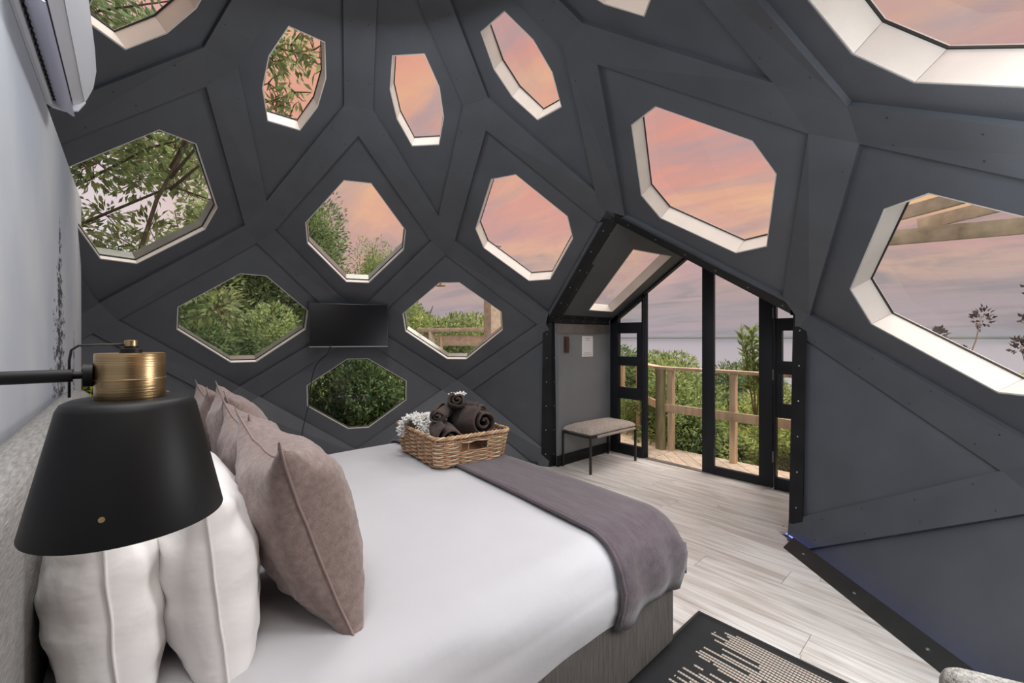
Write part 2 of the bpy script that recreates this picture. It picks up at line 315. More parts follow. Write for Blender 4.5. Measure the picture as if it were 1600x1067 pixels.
# ------------------------------------------------------------------ helpers
def link(o, parent=None):
    C.objects.link(o)
    if parent is not None: o.parent = parent
    return o
def tag(o, label=None, cat=None, group=None, kind=None):
    if label: o['label'] = label
    if cat: o['category'] = cat
    if group: o['group'] = group
    if kind: o['kind'] = kind
    return o
def empty(name, loc=(0, 0, 0), rz=0, label=None, cat=None, group=None, kind=None):
    o = bpy.data.objects.new(name, None); o.location = loc; o.rotation_euler = (0, 0, rz); o.empty_display_size = .05
    C.objects.link(o); return tag(o, label, cat, group, kind)
class MB:
    def __init__(s): s.v = []; s.f = []
    def add(s, vs, fs):
        k = len(s.v); s.v += [tuple(v) for v in vs]; s.f += [tuple(i+k for i in f) for f in fs]; return s
    def box(s, lo, hi, mat=None):
        x0, y0, z0 = lo; x1, y1, z1 = hi
        vs = [(x0, y0, z0), (x1, y0, z0), (x1, y1, z0), (x0, y1, z0), (x0, y0, z1), (x1, y0, z1), (x1, y1, z1), (x0, y1, z1)]
        if mat is not None: vs = [mat @ Vector(v) for v in vs]
        return s.add(vs, [(0, 3, 2, 1), (4, 5, 6, 7), (0, 1, 5, 4), (1, 2, 6, 5), (2, 3, 7, 6), (3, 0, 4, 7)])
    def bar(s, a, b, w, h, up=(0, 0, 1)):
        a = Vector(a); b = Vector(b); d = (b-a).normalized(); u = Vector(up) if abs(d.z) < .98 else Vector((0, 1, 0)); x = d.cross(u).normalized(); y = x.cross(d).normalized()
        vs = [p + x*sx*w/2 + y*sy*h/2 for p in (a, b) for sx, sy in ((-1, -1), (1, -1), (1, 1), (-1, 1))]
        return s.add(vs, [(3, 2, 1, 0), (4, 5, 6, 7), (0, 1, 5, 4), (1, 2, 6, 5), (2, 3, 7, 6), (3, 0, 4, 7)])
    def tube(s, pts, rad, n=8, cap=True):
        pts = [Vector(p) for p in pts]; rad = rad if isinstance(rad, (list, tuple)) else [rad]*len(pts)
        k = len(s.v); ref = None
        for i, p in enumerate(pts):
            d = (pts[min(i+1, len(pts)-1)] - pts[max(i-1, 0)]).normalized()
            if ref is None: ref = Vector((0, 0, 1)) if abs(d.z) < .9 else Vector((1, 0, 0))
            x = (ref - d*ref.dot(d)).normalized(); ref = x; y = d.cross(x)
            for j in range(n):
                a = 2*PI*j/n; s.v.append(tuple(p + (x*math.cos(a) + y*math.sin(a))*rad[i]))
        for i in range(len(pts)-1):
            for j in range(n):
                q = (j+1) % n; s.f.append((k+i*n+j, k+i*n+q, k+(i+1)*n+q, k+(i+1)*n+j))
        if cap:
            s.f.append(tuple(k+j for j in range(n))[::-1]); s.f.append(tuple(k+(len(pts)-1)*n+j for j in range(n)))
        return s
    def lathe(s, prof, n=32, center=(0, 0, 0)):
        k = len(s.v); cx, cy, cz = center
        for r, z in prof:
            for j in range(n): a = 2*PI*j/n; s.v.append((cx + r*math.cos(a), cy + r*math.sin(a), cz + z))
        for i in range(len(prof)-1):
            for j in range(n):
                q = (j+1) % n; s.f.append((k+i*n+j, k+i*n+q, k+(i+1)*n+q, k+(i+1)*n+j))
        return s
    def prism(s, poly, off):
        """polygon (3-D points) extruded by the vector off"""
        poly = [Vector(p) for p in poly]; off = Vector(off); n = len(poly)
        vs = poly + [p+off for p in poly]
        return s.add(vs, [tuple(range(n))[::-1], tuple(range(n, 2*n))] + [(i, (i+1) % n, n+(i+1) % n, n+i) for i in range(n)])
    def build(s, name, mat, parent=None, smooth=False, bevel=0, seg=2, kind=None, label=None):
        me = bpy.data.meshes.new(name); me.from_pydata(s.v, [], s.f); me.update()
        bm = bmesh.new(); bm.from_mesh(me)
        bmesh.ops.recalc_face_normals(bm, faces=bm.faces)
        if bevel: bmesh.ops.bevel(bm, geom=[e for e in bm.edges if len(e.link_faces) == 2 and e.calc_face_angle(0) > .5], offset=bevel, segments=seg, profile=.6, affect='EDGES', clamp_overlap=True)
        bm.to_mesh(me); bm.free()
        if smooth:
            me.polygons.foreach_set('use_smooth', [True]*len(me.polygons))
            if smooth == 'auto' or bevel:
                me.set_sharp_from_angle(angle=math.radians(40))
        me.materials.append(M[mat] if isinstance(mat, str) else mat)
        o = bpy.data.objects.new(name, me); link(o, parent)
        if kind: o['kind'] = kind
        if label: o['label'] = label
        return o
def box_obj(name, lo, hi, mat, parent=None, bevel=0, **k):
    return MB().box(lo, hi).build(name, mat, parent, smooth=bool(bevel), bevel=bevel, **k)
def copy_tree(o, parent=None):
    c = o.copy(); C.objects.link(c); c.parent = parent
    for ch in list(o.children): copy_tree(ch, c)
    return c
def clip_poly(poly, p, n):
    """keep the part of a 3-D polygon on the side (q-p).n >= 0"""
    out = []; p = Vector(p); n = Vector(n)
    for i in range(len(poly)):
        a, b = poly[i], poly[(i+1) % len(poly)]; da, db = (a-p).dot(n), (b-p).dot(n)
        if da >= 0: out.append(a)
        if da*db < 0: out.append(a + (b-a)*(da/(da-db)))
    return out

# ------------------------------------------------------------------ the dome: an eight-fold polar zonohedron cut by the floor
AX = Vector((.8765, 1.9833, 0))
RK = [0, 1.1987, 2.1825, 2.9291, 3.0936, 2.8544]
ZK = [3.9694, 3.1236, 2.3722, 1.5643, .7693, 0.0]
PUSH = .035
def node(k, i, push=0.0):
    a = -(i-1.5)*PI/4
    p = AX + Vector((RK[k]*math.cos(a), RK[k]*math.sin(a), ZK[k]))
    if push:
        d = Vector((p.x-AX.x, p.y-AX.y, (p.z-.75))).normalized() if k < 5 else Vector((math.cos(a), math.sin(a), 0))
        p = p + d*push
    return p
VL, VR = 3.02, .88            # inner faces of the porch's side walls
DX = 4.60                     # plane of the door
HOLE = {1: [(-.115, .337), (.115, .337), (.186, .115), (.186, -.105), (.112, -.328), (-.115, -.33), (-.19, -.105), (-.19, .115)],
        2: [(-.115, .562), (.113, .562), (.455, .105), (.455, -.13), (.125, -.588), (-.105, -.588), (-.455, -.125), (-.455, .105)],
        3: [(-.10, .482), (.12, .482), (.565, .125), (.572, -.105), (.133, -.50), (-.10, -.50), (-.56, -.12), (-.56, .11)],
        4: [(-.10, .392), (.135, .392), (.575, .12), (.572, -.11), (.135, -.41), (-.09, -.41), (-.525, -.13), (-.53, .10)]}
def frame_of(k, i):
    """centre, u (to the right seen from inside), v (up), n (into the room) and the corner points of panel (k, i)"""
    T = node(k-1, i, PUSH if k > 1 else 0); Lf = node(k, i-.5, PUSH); Rt = node(k, i+.5, PUSH)
    if k == 1: T = node(0, 0) + Vector((0, 0, PUSH))
    B = node(k+1, i, PUSH) if k < 5 else None
    pts = [T, Rt, B, Lf] if B is not None else [T, Rt, Lf]
    u = (Rt-Lf).normalized(); v = T - (B if B is not None else (Lf+Rt)/2); v = (v - u*v.dot(u)).normalized(); n = u.cross(v)
    c = sum(pts, Vector())/len(pts)
    if k < 5:  # the holes were measured from the unpushed centre
        q = [node(k-1, i), node(k, i+.5), node(k+1, i), node(k, i-.5)]; c0 = sum(q, Vector())/4
        hc = c0 - n*(c0-c).dot(n)
    else: hc = c
    flat = [p - n*(p-c).dot(n) for p in pts]
    return c, u, v, n, flat, hc
def inset_corner(k, i, corner, w):
    c, u, v, n, flat, hc = frame_of(k, i)
    m = len(flat); p = flat[corner]; a = (flat[(corner+1) % m]-p).normalized(); b = (flat[corner-1]-p).normalized()
    half = a.angle(b)/2
    return p + (a+b).normalized()*(w/math.sin(half)) + n*.016
BW = .108                     # half the width of a cover board

sections = {}
def section(k, i):
    if k <= 2: nm = 'ceiling'
    elif i >= 1.6: nm = 'wall_right'
    elif i <= -1.6: nm = 'wall_left_rear'
    else: nm = 'wall_far'
    if nm not in sections: sections[nm] = empty(nm, kind='structure')
    return sections[nm]
panels = []
for k in range(1, 6):
    for j in range(8):
        i = j-3 + (.5 if k % 2 else 0)          # odd rows sit on half steps
        if (k, i) in ((3, 1.5), (5, 1.5)): continue   # the doorway
        panels.append((k, i))
PSET = set(panels)
wn = 0
for k, i in panels:
    c, u, v, n, flat, hc = frame_of(k, i); sec = section(k, i)
    th = .11
    hole = None
    if k in (1, 2, 3) or (k == 4 and i in (0, -1)): hole = [hc + u*a + v*b for a, b in HOLE[k]]
    if (k, i) in ((4, 1), (4, 2)):
        hole = None
        flat = clip_poly(flat, (0, VL+.075, 0), (0, 1, 0)) if i == 1 else clip_poly(flat, (0, VR-.075, 0), (0, -1, 0))
        flat = clip_poly(flat, (0, 0, -.02), (0, 0, 1))
    mb = MB()
    if hole:
        F = flat + hole; Bk = [p - n*th for p in F]; nf = len(flat)
        h = lambda q: nf + q
        ring = [(0, h(1), h(0)), (0, 1, h(2), h(1)), (1, h(3), h(2)), (1, 2, h(4), h(3)), (2, h(5), h(4)), (2, 3, h(6), h(5)), (3, h(7), h(6)), (3, 0, h(0), h(7))]
        t = len(F)
        fs = ring + [tuple(x+t for x in f)[::-1] for f in ring]
        fs += [(a, (a+1) % 4, (a+1) % 4 + t, a+t) for a in range(4)]
        fs += [(h(a), h((a+1) % 8), h((a+1) % 8)+t, h(a)+t) for a in range(8)]
        mb.add(F + Bk, fs)
    else: mb.prism(flat, -n*th)
    mb.build('panel', 'charcoal_paint', sec)
    if hole:
        wn += 1
        w = empty('window_%d' % wn, tuple(hc), kind='structure')
        loc = lambda p: p - hc
        ctr = sum(hole, Vector())/8
        dep = .125 if (k == 1 or (k == 2 and i > .5) or (k, i) == (3, 2.5)) else .042
        def ringpts(ins, d): return [loc(p + (ctr-p).normalized()*ins - n*d) for p in hole]
        # eight lining boards with a hairline joint between them
        outer0, outer1 = ringpts(0, .003), ringpts(0, dep+.012)
        inner0, inner1 = ringpts(.009, .003), ringpts(.009, dep+.012)
        for q in range(8):
            r = (q+1) % 8; g = .002
            A = [outer0[q].lerp(outer0[r], g), outer0[r].lerp(outer0[q], g), inner0[r].lerp(inner0[q], g), inner0[q].lerp(inner0[r], g)]
            Bq = [outer1[q].lerp(outer1[r], g), outer1[r].lerp(outer1[q], g), inner1[r].lerp(inner1[q], g), inner1[q].lerp(inner1[r], g)]
            MB().add(A+Bq, [(0, 1, 2, 3), (7, 6, 5, 4), (0, 4, 5, 1), (1, 5, 6, 2), (2, 6, 7, 3), (3, 7, 4, 0)]).build('lining_board', 'cream_lining', w)
        if dep < .1:     # the outer half of the opening is lined with bright flashing
            for q in range(8):
                r = (q+1) % 8
                a0, a1, b0, b1 = ringpts(.004, dep+.012), ringpts(.004, .125), ringpts(.012, dep+.012), ringpts(.012, .125)
                MB().add([a0[q], a0[r], b0[r], b0[q], a1[q], a1[r], b1[r], b1[q]], [(0, 1, 2, 3), (7, 6, 5, 4), (0, 4, 5, 1), (1, 5, 6, 2), (2, 6, 7, 3), (3, 7, 4, 0)]).build('outer_flashing', 'outer_rim', w)
        s0, s1 = ringpts(.009, dep-.004), ringpts(.016, dep-.004); s2, s3 = ringpts(.009, dep+.004), ringpts(.016, dep+.004)
        mb = MB().add(s0+s1+s2+s3, [f for q in range(8) for r in [(q+1) % 8] for f in ((q, r, 8+r, 8+q), (16+r, 16+q, 24+q, 24+r), (8+q, 8+r, 24+r, 24+q))])
        mb.build('seal', 'black_seal', w)
        MB().prism(ringpts(.010, dep), -n*.006).build('pane', 'window_glass', w)

# cover boards over the seams
edges = []
for k in range(0, 5):
    for j in range(8):
        i = j-3 + (.5 if k % 2 == 0 else 0)     # nodes: level 1 whole, level 2 half ...
        if k == 0:
            for jj in range(8): edges.append((0, 0, 1, jj-3)) if j == 0 else None
        else:
            for s in (-.5, .5): edges.append((k, i, k+1, i+s))
def wrap(i): return i-8 if i > 4.01 else (i+8 if i < -3.51 else i)
def canon(k, i):
    """index of a panel as listed in PSET"""
    for q in (i, i-8, i+8):
        if (k, q) in PSET: return (k, q)
    return None
def node_inset_pts(k, i):
    pts = []
    if k == 0: return [inset_corner(1, q+.5, 0, BW) for q in range(-3, 5) if canon(1, q+.5)]
    if k >= 2 and canon(k-1, i): pts.append(inset_corner(*canon(k-1, i), 2, BW))
    if canon(k, i+.5): pts.append(inset_corner(*canon(k, i+.5), len(frame_of(k, 0)[4])-1, BW))
    if canon(k, i-.5): pts.append(inset_corner(*canon(k, i-.5), 1, BW))
    if canon(k+1, i): pts.append(inset_corner(*canon(k+1, i), 0, BW))
    return pts
screws = {}
def tip(k, i, a_dir):
    pts = node_inset_pts(k, i)
    return sum(pts, Vector())/len(pts) if pts else node(k, i, PUSH)
for k, i, k2, i2 in edges:
    # panel on the left and right of the edge, with the numbers of the corners that lie on it
    right = i2 > i
    if k == 0:
        Pl, Pr = canon(1, i2-.5), canon(1, i2+.5)
        la, lb, ra, rb = 0, 1, 0, 3
    elif right:   # going down and to the right: upper panel has its (left?) corner on it
        Pl, Pr = canon(k+1, i), canon(k, i+.5)            # below-left, above-right
        la, lb = 0, 1
        ra, rb = 3, 2
    else:
        Pl, Pr = canon(k, i-.5), canon(k+1, i)
        la, lb = 1, 2
        ra, rb = 0, (3 if k+1 < 5 else 2)
    if Pl is None and Pr is None: continue
    if (k, i) == (3, 1) and i2 == 1.5 or (k, i) == (3, 2) and i2 == 1.5: continue
    if (k, i) == (4, 1.5): continue
    def ok(P, q): return P is not None and not (P[0] == 5 and q > 2)
    A, B = tip(k, i, 0), tip(k2, i2, 0)
    if k2 == 5: B = node(5, i2, 0) + Vector((0, 0, .02))
    sides = []
    for P, ca, cb in ((Pl, la, lb), (Pr, ra, rb)):
        if ok(P, ca) and ok(P, cb):
            sides.append((inset_corner(*P, ca, BW), inset_corner(*P, cb, BW), frame_of(*P)[3]))
    if not sides: continue
    if k2 == 5:
        def tofloor(a, b): return a + (b-a)*((.004-a.z)/(b.z-a.z))
        sides = [(a, tofloor(a, b), nn) for a, b, nn in sides]
        B = sum((q[1] for q in sides), Vector())/len(sides)
    sec = section(min(k2, 5), (i+i2)/2 if k else 0)
    nrm = sum((s[2] for s in sides), Vector()).normalized()
    if len(sides) == 2:
        poly = [A, sides[0][0], sides[0][1], B, sides[1][1], sides[1][0]]
    else:
        A, B = node(k, i, PUSH) + nrm*.016, node(k2, i2, PUSH) + nrm*.016
        poly = [A, sides[0][0], sides[0][1], B]
    if (k, i2) in ((3, .5), (3, 2.5)) and k2 == 4: pass
    if k2 == 5 and i2 == 2 and i == 2.5: poly = clip_poly(poly, (0, .885, 0), (0, -1, 0))
    if k2 == 5 and i2 == 1 and i == .5: poly = clip_poly(poly, (0, 3.075, 0), (0, 1, 0))
    top = [p + nrm*.010 for p in poly]; bot = [p - nrm*.045 for p in poly]
    m = len(poly)
    if m == 6: cap = [(0, 1, 5), (1, 2, 4, 5), (2, 3, 4)]
    else: cap = [tuple(range(m))]
    fs = cap + [tuple(x+m for x in f)[::-1] for f in cap] + [(a, (a+1) % m, (a+1) % m + m, a+m) for a in range(m)]
    MB().add(top+bot, fs).build('cover_board', 'charcoal_board', sec)
    # two rows of screw heads
    if len(sides) == 2:
        mbs = screws.setdefault(sec.name, MB())
        for sd, od in ((sides[0], sides[1]), (sides[1], sides[0])):
            Ln = (sd[1]-sd[0]).length; cnt = max(2, int(Ln/.28))
            d = (sd[1]-sd[0]).normalized()
            for q in range(cnt):
                f = (q+.5)/cnt
                p = (sd[0].lerp(sd[1], f)).lerp(od[0].lerp(od[1], f), .22 if q % 2 else .16) + nrm*.0105
                x = d; y = nrm.cross(d); r = .0045
                ring = [p + (x*math.cos(a) + y*math.sin(a))*r for a in [z*PI/3 for z in range(6)]]
                mbs.add(ring + [p + nrm*.002], [(z, (z+1) % 6, 6) for z in range(6)])
for nm, mbs in screws.items(): mbs.build('screw_heads', 'screw', sections[nm], kind='stuff')

# floor kerb: black upstand that closes the dome against the floor, bay by bay
kerb = empty('baseboard_dome', kind='structure')
for i in range(-3, 5):
    a, b = node(5, i), node(5, i+1)
    if i == 1: continue
    if i == 0: b = b.lerp(a, .02)
    mid = (a+b)/2; inn = (AX - mid); inn.z = 0; inn.normalize()
    dd = (b-a).normalized()
    P = [a + inn*.11 + dd*.13, b + inn*.11 - dd*.13, b + inn*.024 - dd*.09, a + inn*.024 + dd*.09]
    mb = MB()
    lo = [p + Vector((0, 0, .0)) for p in P]; hi = [P[0]+Vector((0, 0, .006)), P[1]+Vector((0, 0, .006)), P[2]+Vector((0, 0, .055)), P[3]+Vector((0, 0, .055))]
    mb.add(lo+hi, [(3, 2, 1, 0), (4, 5, 6, 7), (0, 1, 5, 4), (1, 2, 6, 5), (2, 3, 7, 6), (3, 0, 4, 7)]).build('kerb_flashing', 'concrete_black', kerb)
    for q in range(5):
        f = .08 + q*.21
        p = (hi[0].lerp(hi[1], f)).lerp(hi[3].lerp(hi[2], f), .45)
        MB().lathe([(.0, .008), (.007, .006), (.008, 0)], 8, p).build('screw', 'bright_screw', kerb)
# blue strip light tucked behind the kerb at the right of the door
led = empty('strip_light', (3.5, .85, 0), label='thin strip light glowing blue behind the black floor edging right of the door', cat='strip light')
a, b = node(5, 2), node(5, 3); inn = (AX-(a+b)/2); inn.z = 0; inn.normalize(); d5 = (b-a).normalized()
off = Vector((3.5, .85, 0))
MB().bar(a + inn*.014 + d5*.0 + Vector((0, 0, .040)) - off, a + inn*.014 + d5*2.0 + Vector((0, 0, .040)) - off, .008, .006).build('diode_strip', 'led_blue', led)
MB().bar(a + inn*.014 + d5*.0 + Vector((0, 0, .034)) - off, a + inn*.014 + d5*2.0 + Vector((0, 0, .034)) - off, .010, .004).build('strip_channel', 'rubber', led)

# ------------------------------------------------------------------ floor
floor = empty('floor', kind='structure')
ring = [node(5, i) for i in range(-3, 5)]
sub = [Vector((p.x, p.y, -.03)) for p in ring]
MB().prism(sub, (0, 0, -.12)).build('subfloor', 'subfloor', floor)
MB().box((2.0, VR-.05, -.15), (DX+.06, VL+.05, -.03)).build('subfloor', 'subfloor', floor)
random.seed(4)
PWD = .193
x = 2.655 - PWD*20; row = 0
octo = [(p.x, p.y) for p in ring]
def octo_clip(poly):
    cx, cy = AX.x, AX.y
    for q in range(8):
        a, b = ring[q], ring[(q+1) % 8]
        if q == 4: continue            # the bay of the doorway is open
        mid = (a+b)/2; nn = Vector((cx-mid.x, cy-mid.y, 0)).normalized()
        poly = clip_poly(poly, Vector((mid.x, mid.y, 0)), nn)
        if len(poly) < 3: return None
    return poly
while x < DX + .02:
    xa, xb = x, min(x+PWD, DX+.03)
    y = -1.0 - random.random()*1.28
    y += {20: 0}.get(row, 0)
    while y < 5.1:
        ya, yb = y, y+1.28
        y = yb
        g = .0012
        poly = [Vector((xa+g, ya+g, 0)), Vector((xb-g, ya+g, 0)), Vector((xb-g, yb-g, 0)), Vector((xa+g, yb-g, 0))]
        a = poly
        if xa < 3.50: a = octo_clip(poly)
        else:
            a = clip_poly(clip_poly(poly, (0, VR-.02, 0), (0, 1, 0)), (0, VL+.02, 0), (0, -1, 0))
        if not a or len(a) < 3: continue
        if max(p.x for p in a) < -.45: continue
        o = MB().prism([p + Vector((0, 0, -.02)) for p in a], (0, 0, .02)).build('plank', 'oak_plank', floor)
    x += PWD; row += 1

# ------------------------------------------------------------------ flat wall behind the bed
XW = -.28
wl = MB().box((XW-.09, -.9, 0), (XW, 4.27, 2.41)).build('wall_left', 'printed_wall'); wl['kind'] = 'structure'

# ------------------------------------------------------------------ porch (the gabled bay with the door)
ZE, ZR, YR = 1.62, 2.36, 1.98        # eaves, ridge, ridge line
slope = (ZR-ZE)/(VL-YR)
porch_l = empty('wall_porch_left', kind='structure')
MB().prism([(3.60, VL, 0), (DX+.05, VL, 0), (DX+.05, VL, ZE+.01), (3.60, VL, ZE+.01)], (0, .09, 0)).build('panel', 'charcoal_daylit', porch_l)
porch_r = empty('wall_porch_right', kind='structure')
MB().prism([(3.62, VR, 0), (3.62, VR, ZE+.01), (DX+.05, VR, ZE+.01), (DX+.05, VR, 0)], (0, -.09, 0)).build('panel', 'charcoal_daylit', porch_r)
box_obj('baseboard_porch_left', (3.56, VL-.02, 0), (DX-.06, VL, .115), 'black_trim', bevel=.003)['kind'] = 'structure'
box_obj('baseboard_porch_right', (3.56, VR, 0), (DX-.06, VR+.02, .115), 'black_trim', bevel=.003)['kind'] = 'structure'
roof = empty('ceiling_porch', kind='structure')
H, J, K = node(2, 1.5, PUSH), node(3, 1, PUSH), node(3, 2, PUSH)
def rp(x, y, off=0):
    """point on the underside of the porch roof"""
    nl = Vector((0, slope, 1)).normalized() if y >= YR else Vector((0, -slope, 1)).normalized()
    return Vector((x, y, ZR - slope*abs(y-YR))) + nl*off
# left slope with its four-sided skylight
sk = [rp(3.95, 2.885), rp(4.41, 2.885), rp(4.33, 2.12), rp(3.63, 2.145)]
outl = [rp(3.60, VL+.08), rp(DX+.09, VL+.08), rp(DX+.09, YR), rp(3.11, YR)]
nl = Vector((0, slope, 1)).normalized()
F = outl + sk; Bk = [p + nl*.09 for p in F]
fs = [(q, (q+1) % 4, 4+(q+1) % 4, 4+q) for q in range(4)]
fs = fs + [tuple(x+8 for x in f)[::-1] for f in fs] + [(q, (q+1) % 4, (q+1) % 4 + 8, q+8) for q in range(4)] + [(4+q, 4+(q+1) % 4, 12+(q+1) % 4, 12+q) for q in range(4)]
MB().add(F+Bk, fs).build('panel', 'charcoal_paint', roof)
wn += 1
sw = empty('window_%d' % wn, tuple(sum(sk, Vector())/4), kind='structure')
sc_ = sum(sk, Vector())/4
def skp(ins, d): return [p + (sc_-p).normalized()*ins + nl*d - sc_ for p in sk]
o0, o1, i0, i1 = skp(0, -.003), skp(0, .10), skp(.012, -.003), skp(.012, .10)
for q in range(4):
    r = (q+1) % 4
    MB().add([o0[q], o0[r], i0[r], i0[q], o1[q], o1[r], i1[r], i1[q]], [(0, 1, 2, 3), (7, 6, 5, 4), (0, 4, 5, 1), (1, 5, 6, 2), (2, 6, 7, 3), (3, 7, 4, 0)]).build('lining_board', 'cream_lining', sw)
MB().prism(skp(.010, .085), nl*.006).build('pane', 'window_glass', sw)
nr = Vector((0, -slope, 1)).normalized()
MB().prism([rp(3.60, VR-.08), rp(3.11, YR-.001), rp(DX+.09, YR-.001), rp(DX+.09, VR-.08)], nr*.09).build('panel', 'charcoal_paint', roof)

# black angle trims round the opening, each with its screws
trim_n = 0
def angle_trim(a, b, da, db, w=.06, nscr=5, th=.004, outside=True):
    """L section from a to b with flanges along da and db"""
    global trim_n; trim_n += 1
    a, b = Vector(a), Vector(b); t = empty('trim_%d' % trim_n, tuple(a), kind='structure')
    b = b - a; z = Vector()
    for d, o_ in ((Vector(da).normalized(), Vector(db).normalized()), (Vector(db).normalized(), Vector(da).normalized())):
        MB().prism([z, b, b + d*w, d*w], o_*-th).build('flange', 'black_trim', t)
        for q in range(nscr):
            f = (q+.5)/nscr; sg = -1 if outside else 1; p = b*f + d*w*.5 + o_*((-th-.0005) if outside else .001)
            x = b.normalized(); y = d; r = .0055
            MB().add([p + (x*math.cos(s*PI/4) + y*math.sin(s*PI/4))*r for s in range(8)] + [p + o_*.003*sg], [(s, (s+1) % 8, 8) for s in range(8)]).build('screw', 'bright_screw', t)
    return t
gl = frame_of(2, 1); gr = frame_of(2, 2)
hN = H + (gl[3]+gr[3]).normalized()*.034; jN = J + gl[3]*.034; kN = K + gr[3]*.034
def perp(n, e, toward):
    e = e.normalized(); p = n.cross(e).normalized(); return p if p.dot(toward) > 0 else -p
angle_trim(hN, jN, perp(gl[3], jN-hN, gl[0]-hN), Vector((1, 0, .0)), w=.075, nscr=6)
angle_trim(hN, kN, perp(gr[3], kN-hN, gr[0]-hN), Vector((1, 0, 0)), w=.075, nscr=6)
angle_trim((3.555, 3.085, 1.575), (3.50, 3.06, .0), Vector((-.38, .92, 0)), Vector((1, 0, 0)), w=.10, nscr=6)
angle_trim((3.555, .872, 1.575), (3.505, .885, .12), Vector((-.38, -.92, 0)), Vector((1, 0, 0)), w=.09, nscr=6)
# eaves trims along the porch's side walls
angle_trim((3.52, VL-.004, ZE+.0), (DX-.05, VL-.004, ZE+.0), Vector((0, -1, slope)), Vector((0, 0, -1)), w=.055, nscr=5, outside=False)
angle_trim((3.52, VR+.004, ZE+.0), (DX-.05, VR+.004, ZE+.0), Vector((0, 1, slope)), Vector((0, 0, -1)), w=.055, nscr=5, outside=False)
box = MB().box((3.56, VL-.012, 1.455), (DX-.06, VL-.001, 1.56)).build('trim_eaves', 'dull_metal', bevel=.002); box['kind'] = 'structure'

# ------------------------------------------------------------------ door front
def fbar(mb, y0, y1, z0, z1, x0=DX-.025, x1=DX+.03): mb.box((x0, min(y0, y1), z0), (x1, max(y0, y1), z1)); return mb
def roofz(y): return ZR - slope*abs(y-YR)
door1 = empty('door_1', (DX, 2.95, 0), kind='structure')     # left sidelight
def P_(parent, mb, name, mat, bevel=.003):
    off = Vector(parent.location); mb.v = [tuple(Vector(v)-off) for v in mb.v]; return mb.build(name, mat, parent, smooth='auto' if bevel else False, bevel=bevel)
def sidelight(parent, ya, yb, panes, tri):
    """ya outer side, yb side next to the door leaf (y may fall)"""
    lo, hi = min(ya, yb), max(ya, yb)
    def slope_quad(y0, y1, z0, thick=.05):
        return [(0, y0, z0), (0, y1, z0), (0, y1, roofz(y1)-.004), (0, y0, roofz(y0)-.004)]
    mb = MB()
    mb.prism([(DX-.03, ya, 0), (DX-.03, ya + (yb-ya)*.24, 0), (DX-.03, ya + (yb-ya)*.24, roofz(ya+(yb-ya)*.24)-.004), (DX-.03, ya, roofz(ya)-.004)], (.065, 0, 0)); P_(parent, mb, 'outer_stile', 'black_frame')
    mb = MB(); yi = yb - (yb-ya)*.05
    mb.prism([(DX-.03, yi, 0), (DX-.03, yb, 0), (DX-.03, yb, roofz(yb)-.004), (DX-.03, yi, roofz(yi)-.004)], (.065, 0, 0)); P_(parent, mb, 'inner_stile', 'black_frame')
    y0, y1 = ya + (yb-ya)*.24, yi
    zs = [0] + [z for p in panes for z in p] + [tri]
    for z0, z1 in ((0, panes[0][0]), (panes[0][1], panes[1][0]), (panes[1][1], panes[2][0]), (panes[2][1], tri)):
        P_(parent, fbar(MB(), y0, y1, z0, z1), 'rail', 'black_frame')
    # the two upper lights are narrower: extra infill stiles
    for (z0, z1) in panes[1:]:
        P_(parent, fbar(MB(), y1 - (y1-y0)*.20, y1, z0, z1), 'infill_stile', 'black_frame')
    for z0, z1 in panes:
        P_(parent, MB().box((DX, min(y0, y1), z0-.005), (DX+.006, max(y0, y1), z1+.005)), 'pane', 'window_glass', 0)
    m = MB(); top0, top1 = roofz(y0)-.045, roofz(y1)-.045
    m.prism([(DX, y0, tri-.005), (DX, y1, tri-.005), (DX, y1, max(top1, tri)+.01), (DX, y0, max(top0, tri)+.01)], (.006, 0, 0)); P_(parent, m, 'pane', 'window_glass', 0)
    m = MB().prism([(DX-.03, ya, roofz(ya)-.06), (DX-.03, yb, roofz(yb)-.06), (DX-.03, yb, roofz(yb)-.004), (DX-.03, ya, roofz(ya)-.004)], (.065, 0, 0)); P_(parent, m, 'raking_head', 'black_frame', 0)
sidelight(door1, VL-.005, 2.575, [(.12, .67), (.81, 1.07), (1.18, 1.46)], 1.59)
door2 = empty('door_2', (DX, 1.1, 0), kind='structure')
sidelight(door2, .955, 1.275, [(.11, .67), (.80, 1.07), (1.19, 1.47)], 1.585)
def leaf(parent, w, h0, h1, glass_bottom=.085, st=.115):
    """door leaf in its own frame: x = thickness, y from 0 (hinge) to w; the head rakes from h0 (hinge) to h1"""
    hz = lambda y: h0 + (h1-h0)*y/w
    for y0, y1, nm in ((0, st, 'hinge_stile'), (w-st, w, 'lock_stile')):
        MB().prism([(-.02, y0, .008), (-.02, y1, .008), (-.02, y1, hz(y1)), (-.02, y0, hz(y0))], (.045, 0, 0)).build(nm, 'black_frame', parent, bevel=.003, smooth='auto')
    MB().box((-.02, st, .008), (.025, w-st, glass_bottom)).build('bottom_rail', 'black_frame', parent)
    MB().prism([(-.02, st, hz(st)-.10), (-.02, w-st, hz(w-st)-.10), (-.02, w-st, hz(w-st)), (-.02, st, hz(st))], (.045, 0, 0)).build('head_rail', 'black_frame', parent)
    MB().prism([(0, st-.005, glass_bottom-.005), (0, w-st+.005, glass_bottom-.005), (0, w-st+.005, hz(w-st)-.09), (0, st-.005, hz(st)-.09)], (.006, 0, 0)).build('pane', 'window_glass', parent)
    for z in (.25, h0*.55, h0-.25):
        MB().tube([(-.03, -.006, z), (-.03, -.006, z+.10)], .008, 8).build('hinge', 'dull_metal', parent)
door3 = empty('door_3', (DX, 1.285, 0), kind='structure')       # closed right leaf, hinged at its right
leaf(door3, .635, roofz(1.285)-.03, roofz(1.92)-.03)
